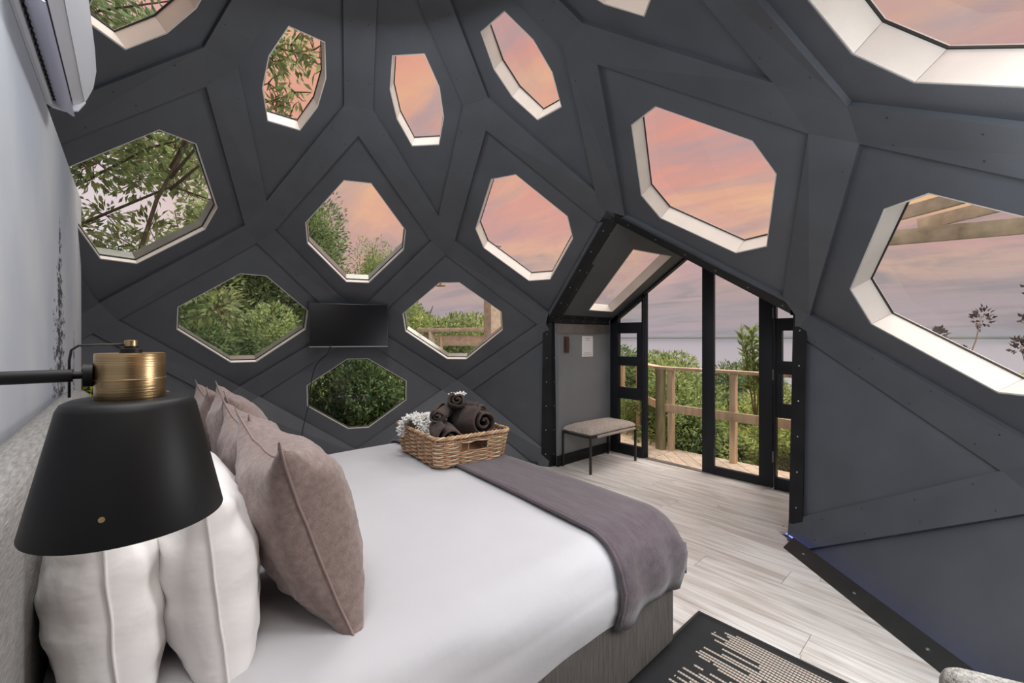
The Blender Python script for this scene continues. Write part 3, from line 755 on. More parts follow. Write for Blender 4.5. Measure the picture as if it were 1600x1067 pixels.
door4 = empty('door_4', (DX+.01, 2.565, 0), kind='structure')       # open left leaf, swung out so that it is seen along its edge
leaf(door4, .60, roofz(2.545)-.05, roofz(1.945)-.05)
door4.rotation_euler = (0, 0, math.radians(-(90-28.9)) )
thr = box_obj('trim_threshold', (DX-.03, 1.92, -.002), (DX+.05, 2.56, .008), 'dull_metal'); thr['kind'] = 'structure'
hd = empty('trim_door_head', kind='structure')
for y0, y1 in ((2.575, YR), (YR, 1.275)):
    MB().prism([(DX-.03, y0, roofz(y0)-.028), (DX-.03, y1, roofz(y1)-.028), (DX-.03, y1, roofz(y1)-.001), (DX-.03, y0, roofz(y0)-.001)], (.065, 0, 0)).build('head_bar', 'black_frame', hd)

# ------------------------------------------------------------------ bed
bed = empty('bed', (.85, 1.92, 0), label='large double bed with dark grey fabric base and white bedding beside the flat wall', cat='bed')
BO = Vector((.85, 1.92, 0))
def local(mb, o):
    mb.v = [tuple(Vector(v)-o) for v in mb.v]; return mb
X0, X1, Y0, Y1 = -.15, 1.89, .91, 2.94
local(MB().box((X0, Y0, .025), (X1, Y1, .345)), BO).build('bed_base', 'bed_fabric', bed, smooth=True, bevel=.028, seg=4)
for px in (X0+.1, X1-.1):
    for py in (Y0+.1, Y1-.1): local(MB().tube([(px, py, 0), (px, py, .03)], .03, 12), BO).build('foot', 'rubber', bed)
# bedding: one white cover over the mattress, rounded along every upper edge
def rrect_path(y0, y1, z0, z1, r, off=0, hem=0, n=10):
    """section of the bedding across the bed: up the near side, over, down the far side"""
    y0 -= off; y1 += off; z1 += off; r += off
    pts = [(y0+.025, z0+hem), (y0+.006, z0+.07), (y0-.004, z0+.14)]
    pts += [(y0 + r - r*math.cos(t), z1 - r + r*math.sin(t)) for t in [q*PI/2/n for q in range(n+1)]]
    k = 14
    pts += [(y0 + r + (y1-y0-2*r)*q/k, z1 + .018*math.sin(PI*q/k)) for q in range(1, k)]
    pts += [(y1 - r + r*math.sin(t), z1 - r + r*math.cos(t)) for t in [q*PI/2/n for q in range(n+1)]]
    pts += [(y1+.004, z0+.14), (y1-.006, z0+.07), (y1-.025, z0+hem)]
    return pts
from mathutils import noise as mn
BZ0, BZ1, BR = .325, .625, .15
def bedding():
    mb = MB(); rows = []
    xs = [X0+.0, X0+.02] + [X0+.05 + q*.05 for q in range(37)]
    R = .13
    prof = [(x, 0.0) for x in xs if x < X1+.02-R]
    prof += [(X1+.02-R + R*math.sin(t), R - R*math.cos(t)) for t in [q*PI/2/8 for q in range(9)]]
    for x, drop in prof:
        pts = rrect_path(Y0-.035, Y1+.02, BZ0, BZ1-drop, BR if drop < .02 else max(.05, BR-drop*.5), 0)
        row = []
        for y, z in pts:
            w = mn.noise(Vector((x*2.2, y*2.2, z*2.2)))*.006 + mn.noise(Vector((x*1.1+5, y*6, z*5)))*.003
            side = z < BZ1-.06
            if side: w += mn.noise(Vector((x*7, y*3, z*3)))*.006 + .004*math.sin(x*9+z*22)
            row.append(Vector((x, y - (w*1.5 if side and y < 1.5 else 0), max(z, .30) + (w if not side else 0))))
        rows.append(row)
    n = len(rows[0])
    last = [Vector((p.x-.01, min(max(p.y, Y0), Y1), BZ0)) for p in rows[-1]]
    rows.append([Vector((rows[-1][q].x, rows[-1][q].y, BZ0+.02)) if rows[-1][q].z > BZ0+.02 else rows[-1][q] for q in range(n)])
    k = 0
    for r in rows: mb.v += [tuple(p) for p in r]
    for a in range(len(rows)-1):
        for b in range(n-1): mb.f.append((a*n+b, a*n+b+1, (a+1)*n+b+1, (a+1)*n+b))
    mb.f.append(tuple(range(n)))
    return mb
local(bedding(), BO).build('bedding', 'white_cotton', bed, smooth=True)
# headboard: upholstered slab with a rolled top
prof = [(-.275, .02), (-.165, .02), (-.16, .30), (-.158, .7), (-.157, 1.0)]
prof += [(-.217 + .06*math.cos(t), 1.085 + .055*math.sin(t)) for t in [q*PI/10 for q in range(11)]]
prof += [(-.277, 1.0)]
HY0, HY1 = .30, 2.98
mb = MB(); segs = [(HY0, .97), (HY0+.012, 1)] + [(HY0+.1 + (HY1-HY0-.2)*q/28, 1) for q in range(29)] + [(HY1-.012, 1), (HY1, .97)]
for y, sc in segs:
    for (x, z) in prof: mb.v.append((-.217 + (x+.217)*sc, y, z*sc if z > .5 else z))
n = len(prof)
for a in range(len(segs)-1):
    for b in range(n): mb.f.append((a*n+b, a*n+(b+1) % n, (a+1)*n+(b+1) % n, (a+1)*n+b))
mb.f.append(tuple(range(n))); mb.f.append(tuple(range((len(segs)-1)*n, len(segs)*n))[::-1])
local(mb, BO).build('headboard', 'headboard_fabric', bed, smooth='auto')

# throw laid across the foot of the bed
thr = empty('bed_runner', (1.64, 1.92, .63), label='dusky mauve bed runner laid across the foot of the white bed', cat='bed runner')
def runner():
    mb = MB(); rows = []
    xs = [1.385 + .03*q for q in range(17)]
    for q, x in enumerate(xs):
        drop = 0
        pts = rrect_path(Y0-.035, Y1+.02, BZ0, BZ1, BR, .012, hem=-.01 + .018*math.sin(x*16))
        row = []
        t = (x-xs[0])/(xs[-1]-xs[0])
        for m_, (y, z) in enumerate(pts):
            skew = .13*(y-Y0)/2.0                    # the runner lies a little askew
            w = mn.noise(Vector((x*5, y*1.3, z)))*.008
            if z < BZ1-.08 and y < 1.3: w += .010*math.sin(x*30 + z*5)
            fall = .0
            X = x + skew*(1-t) + (.0 if z > BZ0+.1 else .012*math.sin(z*20))
            X = min(X, X1+.012)
            if X > X1-.11: fall = .13 - math.sqrt(max(0.0, .0169 - (X-(X1-.11))**2))
            row.append(Vector((X, y - (w if z < BZ1-.08 and y < 1.3 else 0), z - fall*(1 if z > BZ1-.12 else 0) + (abs(w)*.6 if z > BZ1-.08 else 0))))
        rows.append(row)
    n = len(rows[0])
    for r in rows: mb.v += [tuple(p) for p in r]
    for a in range(len(rows)-1):
        for b in range(n-1): mb.f.append((a*n+b, a*n+b+1, (a+1)*n+b+1, (a+1)*n+b))
    return mb
o = local(runner(), Vector((1.64, 1.92, .63))).build('cloth', 'mauve_throw', thr, smooth=True)
md = o.modifiers.new('thick', 'SOLIDIFY'); md.thickness = .009; md.offset = 1
# rolled hem along the inner edge of the runner
pts = [(1.385 + .13*(y-Y0)/2.0, y - (.006 if z < .5 else 0), z + .004) for y, z in rrect_path(Y0-.035, Y1+.02, BZ0, BZ1, BR, .016, hem=0)]
local(MB().tube(pts, .009, 8), Vector((1.64, 1.92, .63))).build('hem', 'mauve_throw', thr, smooth=True)

# ------------------------------------------------------------------ pillows and cushions
def pillow_obj(name, w, h, t, mat, loc, lean, yaw, label, cat, group=None, seed=0, ear=.0, roll=0, seam='', wrinkle=.012, power=.5, pinch=.10, sag=0.0, n=30, tf=None, tb=None, pf=None, pb=None, shoulder=0):
    """w along local y, h along local z, plump along local x; standing on its lower edge"""
    root = empty(name, loc, 0, label, cat, group)
    root.rotation_euler = (roll, lean, yaw)
    rows = []; mb = MB()
    def outline(u, v):
        # edges bow inwards between the corners
        y = u*w/2*(1 - pinch*(1-v*v)*abs(u)**2) ; z = v*h/2*(1 - pinch*(1-u*u)*abs(v)**2)
        e = (abs(u)*abs(v))**9*ear
        return y*(1+e), z*(1+e)
    def side(sg):
        g = []
        for a in range(n+1):
            v = -1 + 2*a/n; v = math.sin(v*PI/2)*.35 + v*.65
            for b in range(n+1):
                u = -1 + 2*b/n; u = math.sin(u*PI/2)*.35 + u*.65
                y, z = outline(u, v)
                pw = (pf or power) if sg > 0 else (pb or power); T = (tf or t/2) if sg > 0 else (tb or t/2)
                f = max(0, (1-u*u)*(1-v*v))**pw
                vv = v + sag
                f *= (1 - .25*sag*v*2)
                x = sg*T*f
                if sg > 0 and shoulder: x += f*shoulder*math.exp(-((u+.74)**2*14 + (v-.55)**2*14)) + f*shoulder*.7*math.exp(-((u-.74)**2*14 + (v-.55)**2*14))
                q = Vector((u*2.1+seed*3.7, v*2.1+seed, sg*2.0+seed))
                wr = mn.noise(q*1.3)*wrinkle + mn.noise(q*3.1)*wrinkle*.6
                # gathers that run in from the edges
                rim = (max(abs(u), abs(v)))**4
                wr += rim*(1-rim)*4*.06*wrinkle*math.sin(9*(u if abs(v) > abs(u) else v)*1.7+seed)
                x += sg*wr*min(1, f*2.5)
                g.append((x, y, z + h/2))
        return g
    for sg in (1, -1):
        k = len(mb.v); mb.v += side(sg)
        for a in range(n):
            for b in range(n):
                fc = (k+a*(n+1)+b, k+a*(n+1)+b+1, k+(a+1)*(n+1)+b+1, k+(a+1)*(n+1)+b)
                mb.f.append(fc if sg > 0 else fc[::-1])
    # weld the two faces along the rim
    me = bpy.data.meshes.new('cover'); me.from_pydata(mb.v, [], mb.f)
    bm = bmesh.new(); bm.from_mesh(me); bmesh.ops.remove_doubles(bm, verts=bm.verts, dist=.0008); bmesh.ops.recalc_face_normals(bm, faces=bm.faces); bm.to_mesh(me); bm.free()
    me.polygons.foreach_set('use_smooth', [True]*len(me.polygons)); me.materials.append(M[mat])
    link(bpy.data.objects.new('cover', me), root)
    if seam:
        rim = []
        for a in range(64):
            s = a/16.0
            if s < 1: u, v = -1+2*s, -1
            elif s < 2: u, v = 1, -1+2*(s-1)
            elif s < 3: u, v = 1-2*(s-2), 1
            else: u, v = -1, 1-2*(s-3)
            y, z = outline(u, v); rim.append((mn.noise(Vector((u*3, v*3, seed)))*.003, y, z+h/2))
        rim.append(rim[0])
        MB().tube(rim, .0035, 6, cap=False).build('seam', seam, root, smooth=True)
    return root
TOPZ = .635
# white sleeping pillows, two deep at each side of the bed, standing against the headboard
PW = 'white pillows standing against the headboard'
pk = dict(seam='pillow_cotton', wrinkle=.011, power=.36, pinch=.05)
pillow_obj('white_pillow', .70, .45, .25, 'pillow_cotton', (-.025, 1.46, TOPZ-.06), math.radians(-4), math.radians(2), 'plump white pillow nearest the headboard, under the black lamp shade', 'pillow', PW, 1, **pk)
pillow_obj('white_pillow', .70, .47, .25, 'pillow_cotton', (.185, 1.44, TOPZ-.06), math.radians(-6), math.radians(-2), 'plump white pillow between the nearest pillow and the large taupe cushion', 'pillow', PW, 2, **pk)
pillow_obj('white_pillow', .68, .43, .24, 'pillow_cotton', (-.03, 2.50, TOPZ-.05), math.radians(-5), 0, 'white pillow at the far side of the bed against the headboard', 'pillow', PW, 3, **pk)
pillow_obj('white_pillow', .68, .43, .24, 'pillow_cotton', (.17, 2.46, TOPZ-.05), math.radians(-5), 0, 'white pillow at the far side of the bed, behind the far taupe cushions', 'pillow', PW, 4, **pk)
CG = 'taupe cushions on the bed'
ck = dict(seam='taupe_seam', pinch=.13, ear=.19, wrinkle=.014, pf=.36, pb=.42)
pillow_obj('taupe_cushion', .50, .53, .30, 'taupe_linen', (.452, 1.325, TOPZ-.02), math.radians(-19), math.radians(-1), 'nearest and largest looking taupe cushion, with raised seam, on the white bed', 'cushion', CG, 5, tf=.165, tb=.11, shoulder=.03, **ck)
pillow_obj('taupe_cushion', .46, .51, .26, 'taupe_linen', (.46, 1.83, TOPZ-.02), math.radians(-17), math.radians(0), 'taupe cushion standing directly behind the nearest one', 'cushion', CG, 6, tf=.14, tb=.11, shoulder=.02, **ck)
pillow_obj('taupe_cushion', .46, .53, .28, 'taupe_linen', (.50, 2.40, TOPZ-.02), math.radians(-17), math.radians(-4), 'taupe cushion third from the camera, its dark back to the white pillows', 'cushion', CG, 7, tf=.14, tb=.12, shoulder=.02, **ck)
pillow_obj('taupe_cushion', .42, .51, .26, 'taupe_linen', (.46, 2.82, TOPZ-.02), math.radians(-17), math.radians(0), 'farthest taupe cushion, beside the dark dome wall', 'cushion', CG, 8, tf=.13, tb=.11, **ck)
pillow_obj('floral_cushion', .95, .375, .13, 'floral_print', (.635, 2.03, TOPZ-.01), math.radians(-22), math.radians(0), 'long white cushion with dark floral print lying in front of the taupe cushions', 'cushion', None, 9, seam='floral_print', power=.5, pinch=.05)

# ------------------------------------------------------------------ basket of blankets
BKO = Vector((1.60, 2.25, .655))
bk = empty('wicker_basket', BKO, math.radians(-7), label='rectangular woven wicker basket with cut-out handles on the bed runner', cat='basket')
LX, LY, HB = .235, .28, .175
def rpath(s, z, off=0):
    """rounded rectangle, s from 0 to 1, flaring upwards"""
    fl = 1 + .10*z/HB; a, b, r = LX*fl+off, LY*fl+off, .05
    segs = [('l', (a-r, -b), (-(a-r), -b)), ]
    per = [2*(a-r), PI/2*r, 2*(b-r), PI/2*r]*2; tot = sum(per); d = (s % 1)*tot
    corners = [(a-r, -(b-r)), (a-r, b-r), (-(a-r), b-r), (-(a-r), -(b-r))]
    # start at (-(a-r), -b), run along -y side
    st = [((-(a-r), -b), (1, 0)), None, ((a, -(b-r)), (0, 1)), None, ((a-r, b), (-1, 0)), None, ((-a, b-r), (0, -1)), None]
    for q in range(8):
        if d <= per[q] or q == 7:
            if q % 2 == 0:
                (x, y), (dx, dy) = st[q]; return Vector((x+dx*d, y+dy*d, z)), Vector((dy, -dx, 0))
            cx, cy = corners[q//2]; a0 = [-PI/2, 0, PI/2, PI][q//2]; t = a0 + d/r
            return Vector((cx+math.cos(t)*r, cy+math.sin(t)*r, z)), Vector((math.cos(t), math.sin(t), 0))
        d -= per[q]
NS = 40
def in_hole(p, z): return .085 < z < .135 and abs(p.x) < .085 and abs(abs(p.y)-LY) < .08
rowsN = 13
for rw in range(rowsN):
    z = .008 + rw*(HB-.02)/rowsN
    for strand, mat in ((0, 'wicker_pale' if rw % 2 else 'wicker'),):
        runs = [[]]
        for q in range(NS*4+1):
            s = q/(NS*4)
            p, nn = rpath(s, z)
            w = math.cos(2*PI*s*NS/2 + (PI if rw % 2 else 0))*.006
            p2 = p + nn*w + Vector((0, 0, .0015*math.sin(s*90+rw)))
            if in_hole(p, z):
                if runs[-1]: runs.append([])
            else: runs[-1].append(p2)
        mb = MB()
        for r_ in runs:
            if len(r_) > 2: mb.tube(r_, .0056, 6)
        mb.build('strand', mat, bk, smooth=True)
for q in range(NS):
    p0, n0 = rpath((q)/NS, 0); p1, n1 = rpath((q)/NS, HB)
    if in_hole(p1, .11) and q % 3: continue
    MB().tube([p0, p0.lerp(p1, .5), p1], .0045, 6).build('stake', 'wicker', bk, smooth=True)
for ph, mat in ((0, 'wicker'), (2*PI/3, 'wicker_pale'), (4*PI/3, 'wicker')):
    pts = []
    for q in range(241):
        s = q/240; p, nn = rpath(s, HB); a = s*2*PI*24 + ph
        pts.append(p + nn*math.cos(a)*.007 + Vector((0, 0, math.sin(a)*.007 + (.012*(abs(p.y)/LY)**2 if False else 0))))
    MB().tube(pts, .0062, 6, cap=False).build('rim', mat, bk, smooth=True)
mb = MB()
base_ = [rpath(q/48, .006)[0] for q in range(48)]
mb.prism(base_, (0, 0, .006)).build('base', 'wicker', bk)
def roll(name, p, axis_rz, length, r, mat, label, cat, group=None, seed=0, tilt=0, squash=.85, turns=2.2):
    """a blanket rolled up: a spiral sheet, thick and soft"""
    o = empty(name, p, axis_rz, label, cat, group)
    mb = MB(); n = 70; nl = 14; th = .016
    prof = []
    for q in range(n+1):
        f = q/n; a = f*turns*2*PI; rr = .014 + (r-.014)*f
        prof.append((math.cos(a)*rr, math.sin(a)*rr*squash, a))
    for j in range(nl+1):
        x = (j/nl-.5)*length
        e = 1 - .10*abs(2*j/nl-1)**6
        for k, (y, z, a) in enumerate(prof):
            w = mn.noise(Vector((x*9+seed, a*1.1, seed*2.3)))*.014*(k/n) + mn.noise(Vector((x*25+seed, a*3, seed)))*.005*(k/n)
            g = 1 + w/max(.02, math.hypot(y, z))
            mb.v.append((x + mn.noise(Vector((a*.8, seed, .3)))*.018, y*g*e, z*g*e + r*squash + x*math.tan(tilt)))
    m = n+1
    for j in range(nl):
        for k in range(n): mb.f.append((j*m+k, j*m+k+1, (j+1)*m+k+1, (j+1)*m+k))
    ob = mb.build('cloth', mat, o, smooth=True)
    sd = ob.modifiers.new('t', 'SOLIDIFY'); sd.thickness = th; sd.offset = -1
    ss = ob.modifiers.new('s', 'SUBSURF'); ss.levels = 1; ss.render_levels = 1
    return o
BG = 'dark brown plush blankets in the basket'
def inb(x, y, z): 
    c, s = math.cos(math.radians(-7)), math.sin(math.radians(-7)); return (BKO.x + x*c - y*s, BKO.y + x*s + y*c, BKO.z + z)
roll('plush_blanket', inb(-.075, -.065, .070), math.radians(66), .36, .100, 'brown_plush', 'rolled dark brown plush blanket at the near left corner of the basket', 'blanket', BG, 1, squash=.85)
roll('plush_blanket', inb(-.05, .02, .205), math.radians(42), .28, .066, 'brown_plush', 'small rolled brown plush blanket lying on top of the near left roll', 'blanket', BG, 2)
roll('plush_blanket', inb(.12, -.06, .10), math.radians(80), .38, .108, 'brown_plush', 'rolled dark brown plush blanket facing the room at the right of the basket', 'blanket', BG, 3, squash=1.0, tilt=-.12)
roll('plush_blanket', inb(.08, .06, .255), math.radians(55), .30, .072, 'brown_plush', 'dark brown plush roll crowning the pile, with a white tuft', 'blanket', BG, 4, tilt=-.25)
roll('plush_blanket', inb(.19, .10, .20), math.radians(95), .28, .072, 'brown_plush', 'dark brown plush roll at the far right end of the basket', 'blanket', BG, 5)
# white pom-pom throw hanging over the left end
kt = empty('knitted_throw', inb(-.12, .13, .17), math.radians(20), label='white throw with a shaggy yarn fringe hanging over the left end of the basket', cat='throw')
mb = MB(); rings = []
for a in range(13):
    x = -.13 + .26*a/12
    for b in range(17):
        t = PI*b/16
        w = mn.noise(Vector((x*12, t*2, 4)))*.012
        mb.v.append((x, -math.cos(t)*(.095+w), math.sin(t)*(.075+w) - .06*(abs(math.cos(t)))**3))
for a in range(12):
    for b in range(16): mb.f.append((a*17+b, a*17+b+1, (a+1)*17+b+1, (a+1)*17+b))
ob = mb.build('cloth', 'white_wool', kt, smooth=True); sd = ob.modifiers.new('t', 'SOLIDIFY'); sd.thickness = .012
random.seed(12); mb = MB()
for q in range(560):
    t = random.uniform(.0, .95)*PI; x = random.uniform(-.165, -.02) if q % 3 else random.uniform(-.17, -.11)
    d = Vector((random.uniform(-1, .2), -math.cos(t)*1.0 + random.uniform(-.5, .5), math.sin(t)*1.0 + random.uniform(-.4, .3))).normalized()
    p = Vector((x, -math.cos(t)*.085*random.uniform(.7, 1.05), math.sin(t)*.07*random.uniform(.8, 1.05) - .05*abs(math.cos(t))**3))
    L = random.uniform(.018, .034); sd_ = Vector((random.uniform(-1, 1), random.uniform(-1, 1), random.uniform(-1, 1)))*.008
    mb.tube([p, p+d*L*.6+sd_, p+d*L+sd_*1.6-Vector((0, 0, .006))], [.0045, .005, .003], 5)
mb.build('fringe', 'white_wool', kt, smooth=True, kind='stuff')
random.seed(5); mb = MB()
for q in range(40):
    p = Vector((random.uniform(-.05, .05), random.uniform(-.02, .02), 0)); d = Vector((random.uniform(-1, 1), random.uniform(-1, 1), random.uniform(.1, 1))).normalized()
    mb.tube([p, p+d*.022, p+d*.034-Vector((0, 0, .006))], [.005, .005, .003], 5)
tf = empty('wool_tassel', inb(.085, .058, .358), 0, label='tuft of white wool fringe showing between the brown blankets at the top', cat='tassel')
mb.build('yarn', 'white_wool', tf, smooth=True, kind='stuff')

# ------------------------------------------------------------------ wall lamp
LO = Vector((0.0, .79, 0))
lamp = empty('wall_lamp', (LO.x, LO.y, 1.145), label='black swing-arm wall lamp with a brass cap over the pillows', cat='lamp')
LB = Vector((LO.x, LO.y, 1.145))
prof = [(.112, 0), (.1125, .002), (.078, .158), (.074, .166), (.066, .170), (.0, .1705), (.0, .167), (.065, .166), (.0705, .162), (.1095, .001), (.112, 0)]
MB().lathe(prof, 64).build('shade', 'lamp_black', lamp, smooth='auto')
MB().lathe([(0, .170), (.0395, .170), (.040, .171), (.040, .232), (.0392, .234), (0, .234)], 48).build('cap', 'aged_brass', lamp, smooth='auto')
MB().lathe([(.0405, .196), (.0412, .1965), (.0412, .1985), (.0405, .199)], 48).build('cap_ring', 'aged_brass', lamp, smooth='auto')
MB().lathe([(0, .234), (.013, .234), (.013, .240), (.009, .241), (.009, .244), (0, .244)], 24, (.0, .0, 0)).build('collar', 'lamp_black', lamp, smooth='auto')
MB().lathe([(0, .244), (.0075, .244), (.0075, .252), (0, .253)], 20).build('finial', 'aged_brass', lamp, smooth='auto')
zA = .205
MB().tube([(-.04, 0, zA), (-.05, 0, zA)], .016, 20).build('joint', 'lamp_black', lamp, smooth='auto')
MB().tube([(-.05, 0, zA), (-.062, 0, zA)], .005, 10).build('pivot', 'lamp_black', lamp, smooth='auto')
MB().tube([(-.060, -.0, zA), (-.128, -.0, zA)], .0085, 16).build('sleeve', 'lamp_black', lamp, smooth='auto')
MB().tube([(-.126, 0, zA), (-.275, 0, zA)], .0062, 14).build('arm', 'lamp_black', lamp, smooth='auto')
MB().tube([(-.279, 0, zA), (-.265, 0, zA)], .045, 28).build('wall_plate', 'lamp_black', lamp, smooth='auto')
cp = [(-.064, .006, zA-.03), (-.064, .006, zA+.02), (-.062, .006, zA+.034), (-.055, .006, zA+.040), (-.03, .004, zA+.041), (-.008, .0, zA+.041)]
MB().tube(cp, .0016, 6).build('flex', 'black_cable', lamp, smooth=True)
th = math.radians(-105)
MB().tube([(.1035*math.cos(th), .1035*math.sin(th), .035), (.106*math.cos(th), .106*math.sin(th), .0355)], .0035, 10).build('hole_glint', 'aged_brass', lamp)  # brass dot standing for the glint in a small hole of the shade

# ------------------------------------------------------------------ air conditioner
AO = Vector((XW, 2.17, 2.41))
ac = empty('air_conditioner', AO, label='white split air conditioner mounted high on the pale wall above the bed', cat='air conditioner')
def ext(name, prof, y0, y1, mat, bevel=0, smooth=False):
    return MB().prism([(x, y0, z) for x, z in prof], (0, y1-y0, 0)).build(name, mat, ac, smooth='auto' if smooth else False, bevel=bevel)
ya, yb = -.43, .43
body = [(0.001, .0), (.012, -.004), (.022, .0), (.022, .05), (.085, .055), (.085, .02), (.105, .030), (.125, .06), (.145, .12), (.155, .20), (.150, .30), (.001, .31)]
ext('body', body, ya, yb, 'ac_plastic', smooth=True)
ext('front_panel', [(.121, .045), (.129, .062), (.1495, .12), (.1595, .20), (.155, .295), (.151, .295), (.1555, .20), (.1455, .121), (.126, .066), (.119, .05)], ya+.004, yb-.004, 'ac_plastic', smooth=True)
ext('outlet', [(.023, .03), (.084, .03), (.084, .05), (.023, .05)], ya+.03, yb-.03, 'ac_dark')
for q in range(22):
    y = ya + .05 + q*.0365
    MB().box((.024, y, .006), (.034, y+.006, .03)).build('fin', 'ac_dark', ac)
ext('vane', [(.030, .014), (.050, -.012), (.084, -.032), (.090, -.031), (.066, -.004), (.038, .022)], ya+.02, yb-.012, 'ac_vane', smooth=True)
for y in (ya, yb-.012):
    MB().prism([(x, y, z) for x, z in [(.0, .0), (.02, -.012), (.06, -.016), (.10, -.002), (.125, .045), (.118, .06), (.02, .06)]], (0, .012, 0)).build('end_cap', 'ac_plastic', ac)

# ------------------------------------------------------------------ television
TVO = Vector((1.80, 4.40, 1.54)); tva = math.radians(67.5+3.5)
tv = empty('television', TVO, tva - PI/2, label='flat black television hung between the polygonal windows on the dark dome wall', cat='television')
# local: x to the right seen from the room is -x ; +y points outwards
MB().box((-.405, -.012, -.235), (.405, .02, .23)).build('housing', 'tv_frame', tv, bevel=.004, smooth='auto')
MB().box((-.398, -.0145, -.218), (.398, -.0115, .223)).build('screen', 'tv_black', tv)
MB().box((-.40, -.0150, -.234), (.40, -.0122, -.226)).build('lower_bezel', 'grey_plastic', tv)
MB().box((-.12, .02, -.10), (.12, .16, .12)).build('wall_bracket', 'tv_frame', tv)
tv.rotation_euler = (math.radians(-3), 0, tva - PI/2)
def on_panel(k, i, a, b, off=.012):
    c, u, v, n, flat, hc = frame_of(k, i); return hc + u*a + v*b + n*off
cab = empty('power_cable', (1.60, 4.42, 1.3), label='thin black cable hanging from the television down the dark wall', cat='cable')
cpts = [Vector((1.60, 4.40, 1.34)), Vector((1.585, 4.46, 1.24)), Vector((1.50, 4.55, 1.12)), Vector((1.465, 4.60, .95)), Vector((1.45, 4.60, .75)), Vector((1.40, 4.60, .55)), Vector((1.36, 4.58, .38)), Vector((1.34, 4.56, .06))]
sm = []
for q in range(len(cpts)-1):
    for f in (0, .25, .5, .75):
        p0, p1, p2, p3 = cpts[max(q-1, 0)], cpts[q], cpts[q+1], cpts[min(q+2, len(cpts)-1)]
        sm.append(.5*((2*p1) + (p2-p0)*f + (2*p0-5*p1+4*p2-p3)*f*f + (3*p1-p0-3*p2+p3)*f**3) - Vector((1.60, 4.42, 1.3)))
sm.append(cpts[-1] - Vector((1.60, 4.42, 1.3)))
MB().tube(sm, .005, 8).build('sheath', 'black_cable', cab, smooth=True)
MB().box((-.29, .09, -1.29), (-.23, .16, -1.20)).build('plug', 'black_cable', cab, bevel=.006, smooth='auto')

# ------------------------------------------------------------------ bench in the porch
bo = Vector((4.03, 2.79, 0))
bn = empty('bench', bo, math.radians(-2), label='slim black metal bench with a beige boucle seat beside the grey porch wall', cat='bench')
hx, hy = .405, .185
mb = MB()
n_ = 26
for sgn in (1, -1):
    k = len(mb.v)
    for a in range(n_+1):
        for b in range(n_+1):
            u, v = -1+2*a/n_, -1+2*b/n_
            f = (max(0, 1-u**8)*max(0, 1-v**6))**.5
            mb.v.append((u*(hx+.012), v*(hy+.012), .408 + (.052*f + .008*(1-u*u)*(1-v*v) if sgn > 0 else -.028*f) + mn.noise(Vector((u*3, v*3, 1)))*.003))
    for a in range(n_):
        for b in range(n_): mb.f.append((k+a*(n_+1)+b, k+a*(n_+1)+b+1, k+(a+1)*(n_+1)+b+1, k+(a+1)*(n_+1)+b))
mb.build('seat', 'beige_boucle', bn, smooth=True)
for sx in (-1, 1):
    for sy in (-1, 1):
        MB().box((sx*hx-.010, sy*hy-.010, 0), (sx*hx+.010, sy*hy+.010, .385)).build('leg', 'black_powder', bn)
for sy in (-1, 1): MB().box((-hx, sy*hy-.009, .365), (hx, sy*hy+.009, .385)).build('long_rail', 'black_powder', bn)
for sx in (-1, 1): MB().box((sx*hx-.009, -hy, .365), (sx*hx+.009, hy, .385)).build('short_rail', 'black_powder', bn)
MB().tube([(-hx+.10, -hy-.002, .374), (hx-.02, -hy-.002, .374)], .016, 10).build('fabric_edge', 'beige_boucle', bn, smooth=True)

# notice and key box on the porch wall
pn = empty('notice', (4.11, VL-.001, 1.31), label='small white printed notice on the grey wall above the bench', cat='notice')
MB().box((-.105, -.002, -.125), (.105, 0, .115)).build('sheet', 'paper', pn)
for z, w in ((.092, .05), (.068, .03), (-.082, .07), (-.105, .085)):
    MB().box((-w, -.0028, z-.004), (w, -.0018, z+.004)).build('print_line', 'print_grey', pn)
for x in (-.092, .092): MB().lathe([(0, .004), (.005, .003), (.005, 0)], 8, (x, -.003, .10)).build('pin', 'print_grey', pn)
kb = empty('key_switch', (3.72, VL, 1.33), label='narrow brown switch box on the grey porch wall beside the opening', cat='switch')
MB().box((-.04, -.012, -.09), (.04, 0, .09)).build('back_plate', 'brown_plastic', kb, bevel=.004, smooth='auto')
MB().box((-.022, -.032, -.05), (.022, -.012, .07)).build('rocker', 'brown_plastic', kb, bevel=.004, smooth='auto')

# ------------------------------------------------------------------ rug and armchair
rug = empty('rug', (0, 0, 0), label='charcoal woven rug with rows of broken cream lines on the oak floor beside the bed', cat='rug')
rm = MB(); NX, NY = 24, 30
for a in range(NX+1):
    for b in range(NY+1):
        x = .55 + 1.66*a/NX; y = -.75 + 1.69*b/NY
        rm.v.append((x, y, .010 + mn.noise(Vector((x*3, y*3, 0)))*.002))
for a in range(NX):
    for b in range(NY): rm.f.append((a*(NY+1)+b, (a+1)*(NY+1)+b, (a+1)*(NY+1)+b+1, a*(NY+1)+b+1))
o = rm.build('weave', 'woven_rug', rug, smooth=True); sd = o.modifiers.new('t', 'SOLIDIFY'); sd.thickness = .008; sd.offset = -1
bp_ = [(.55, -.75), (2.21, -.75), (2.21, .94), (.55, .94), (.55, -.75)]
MB().tube([(x, y, .010) for x, y in bp_], .008, 8).build('binding', 'rubber', rug, smooth=True)

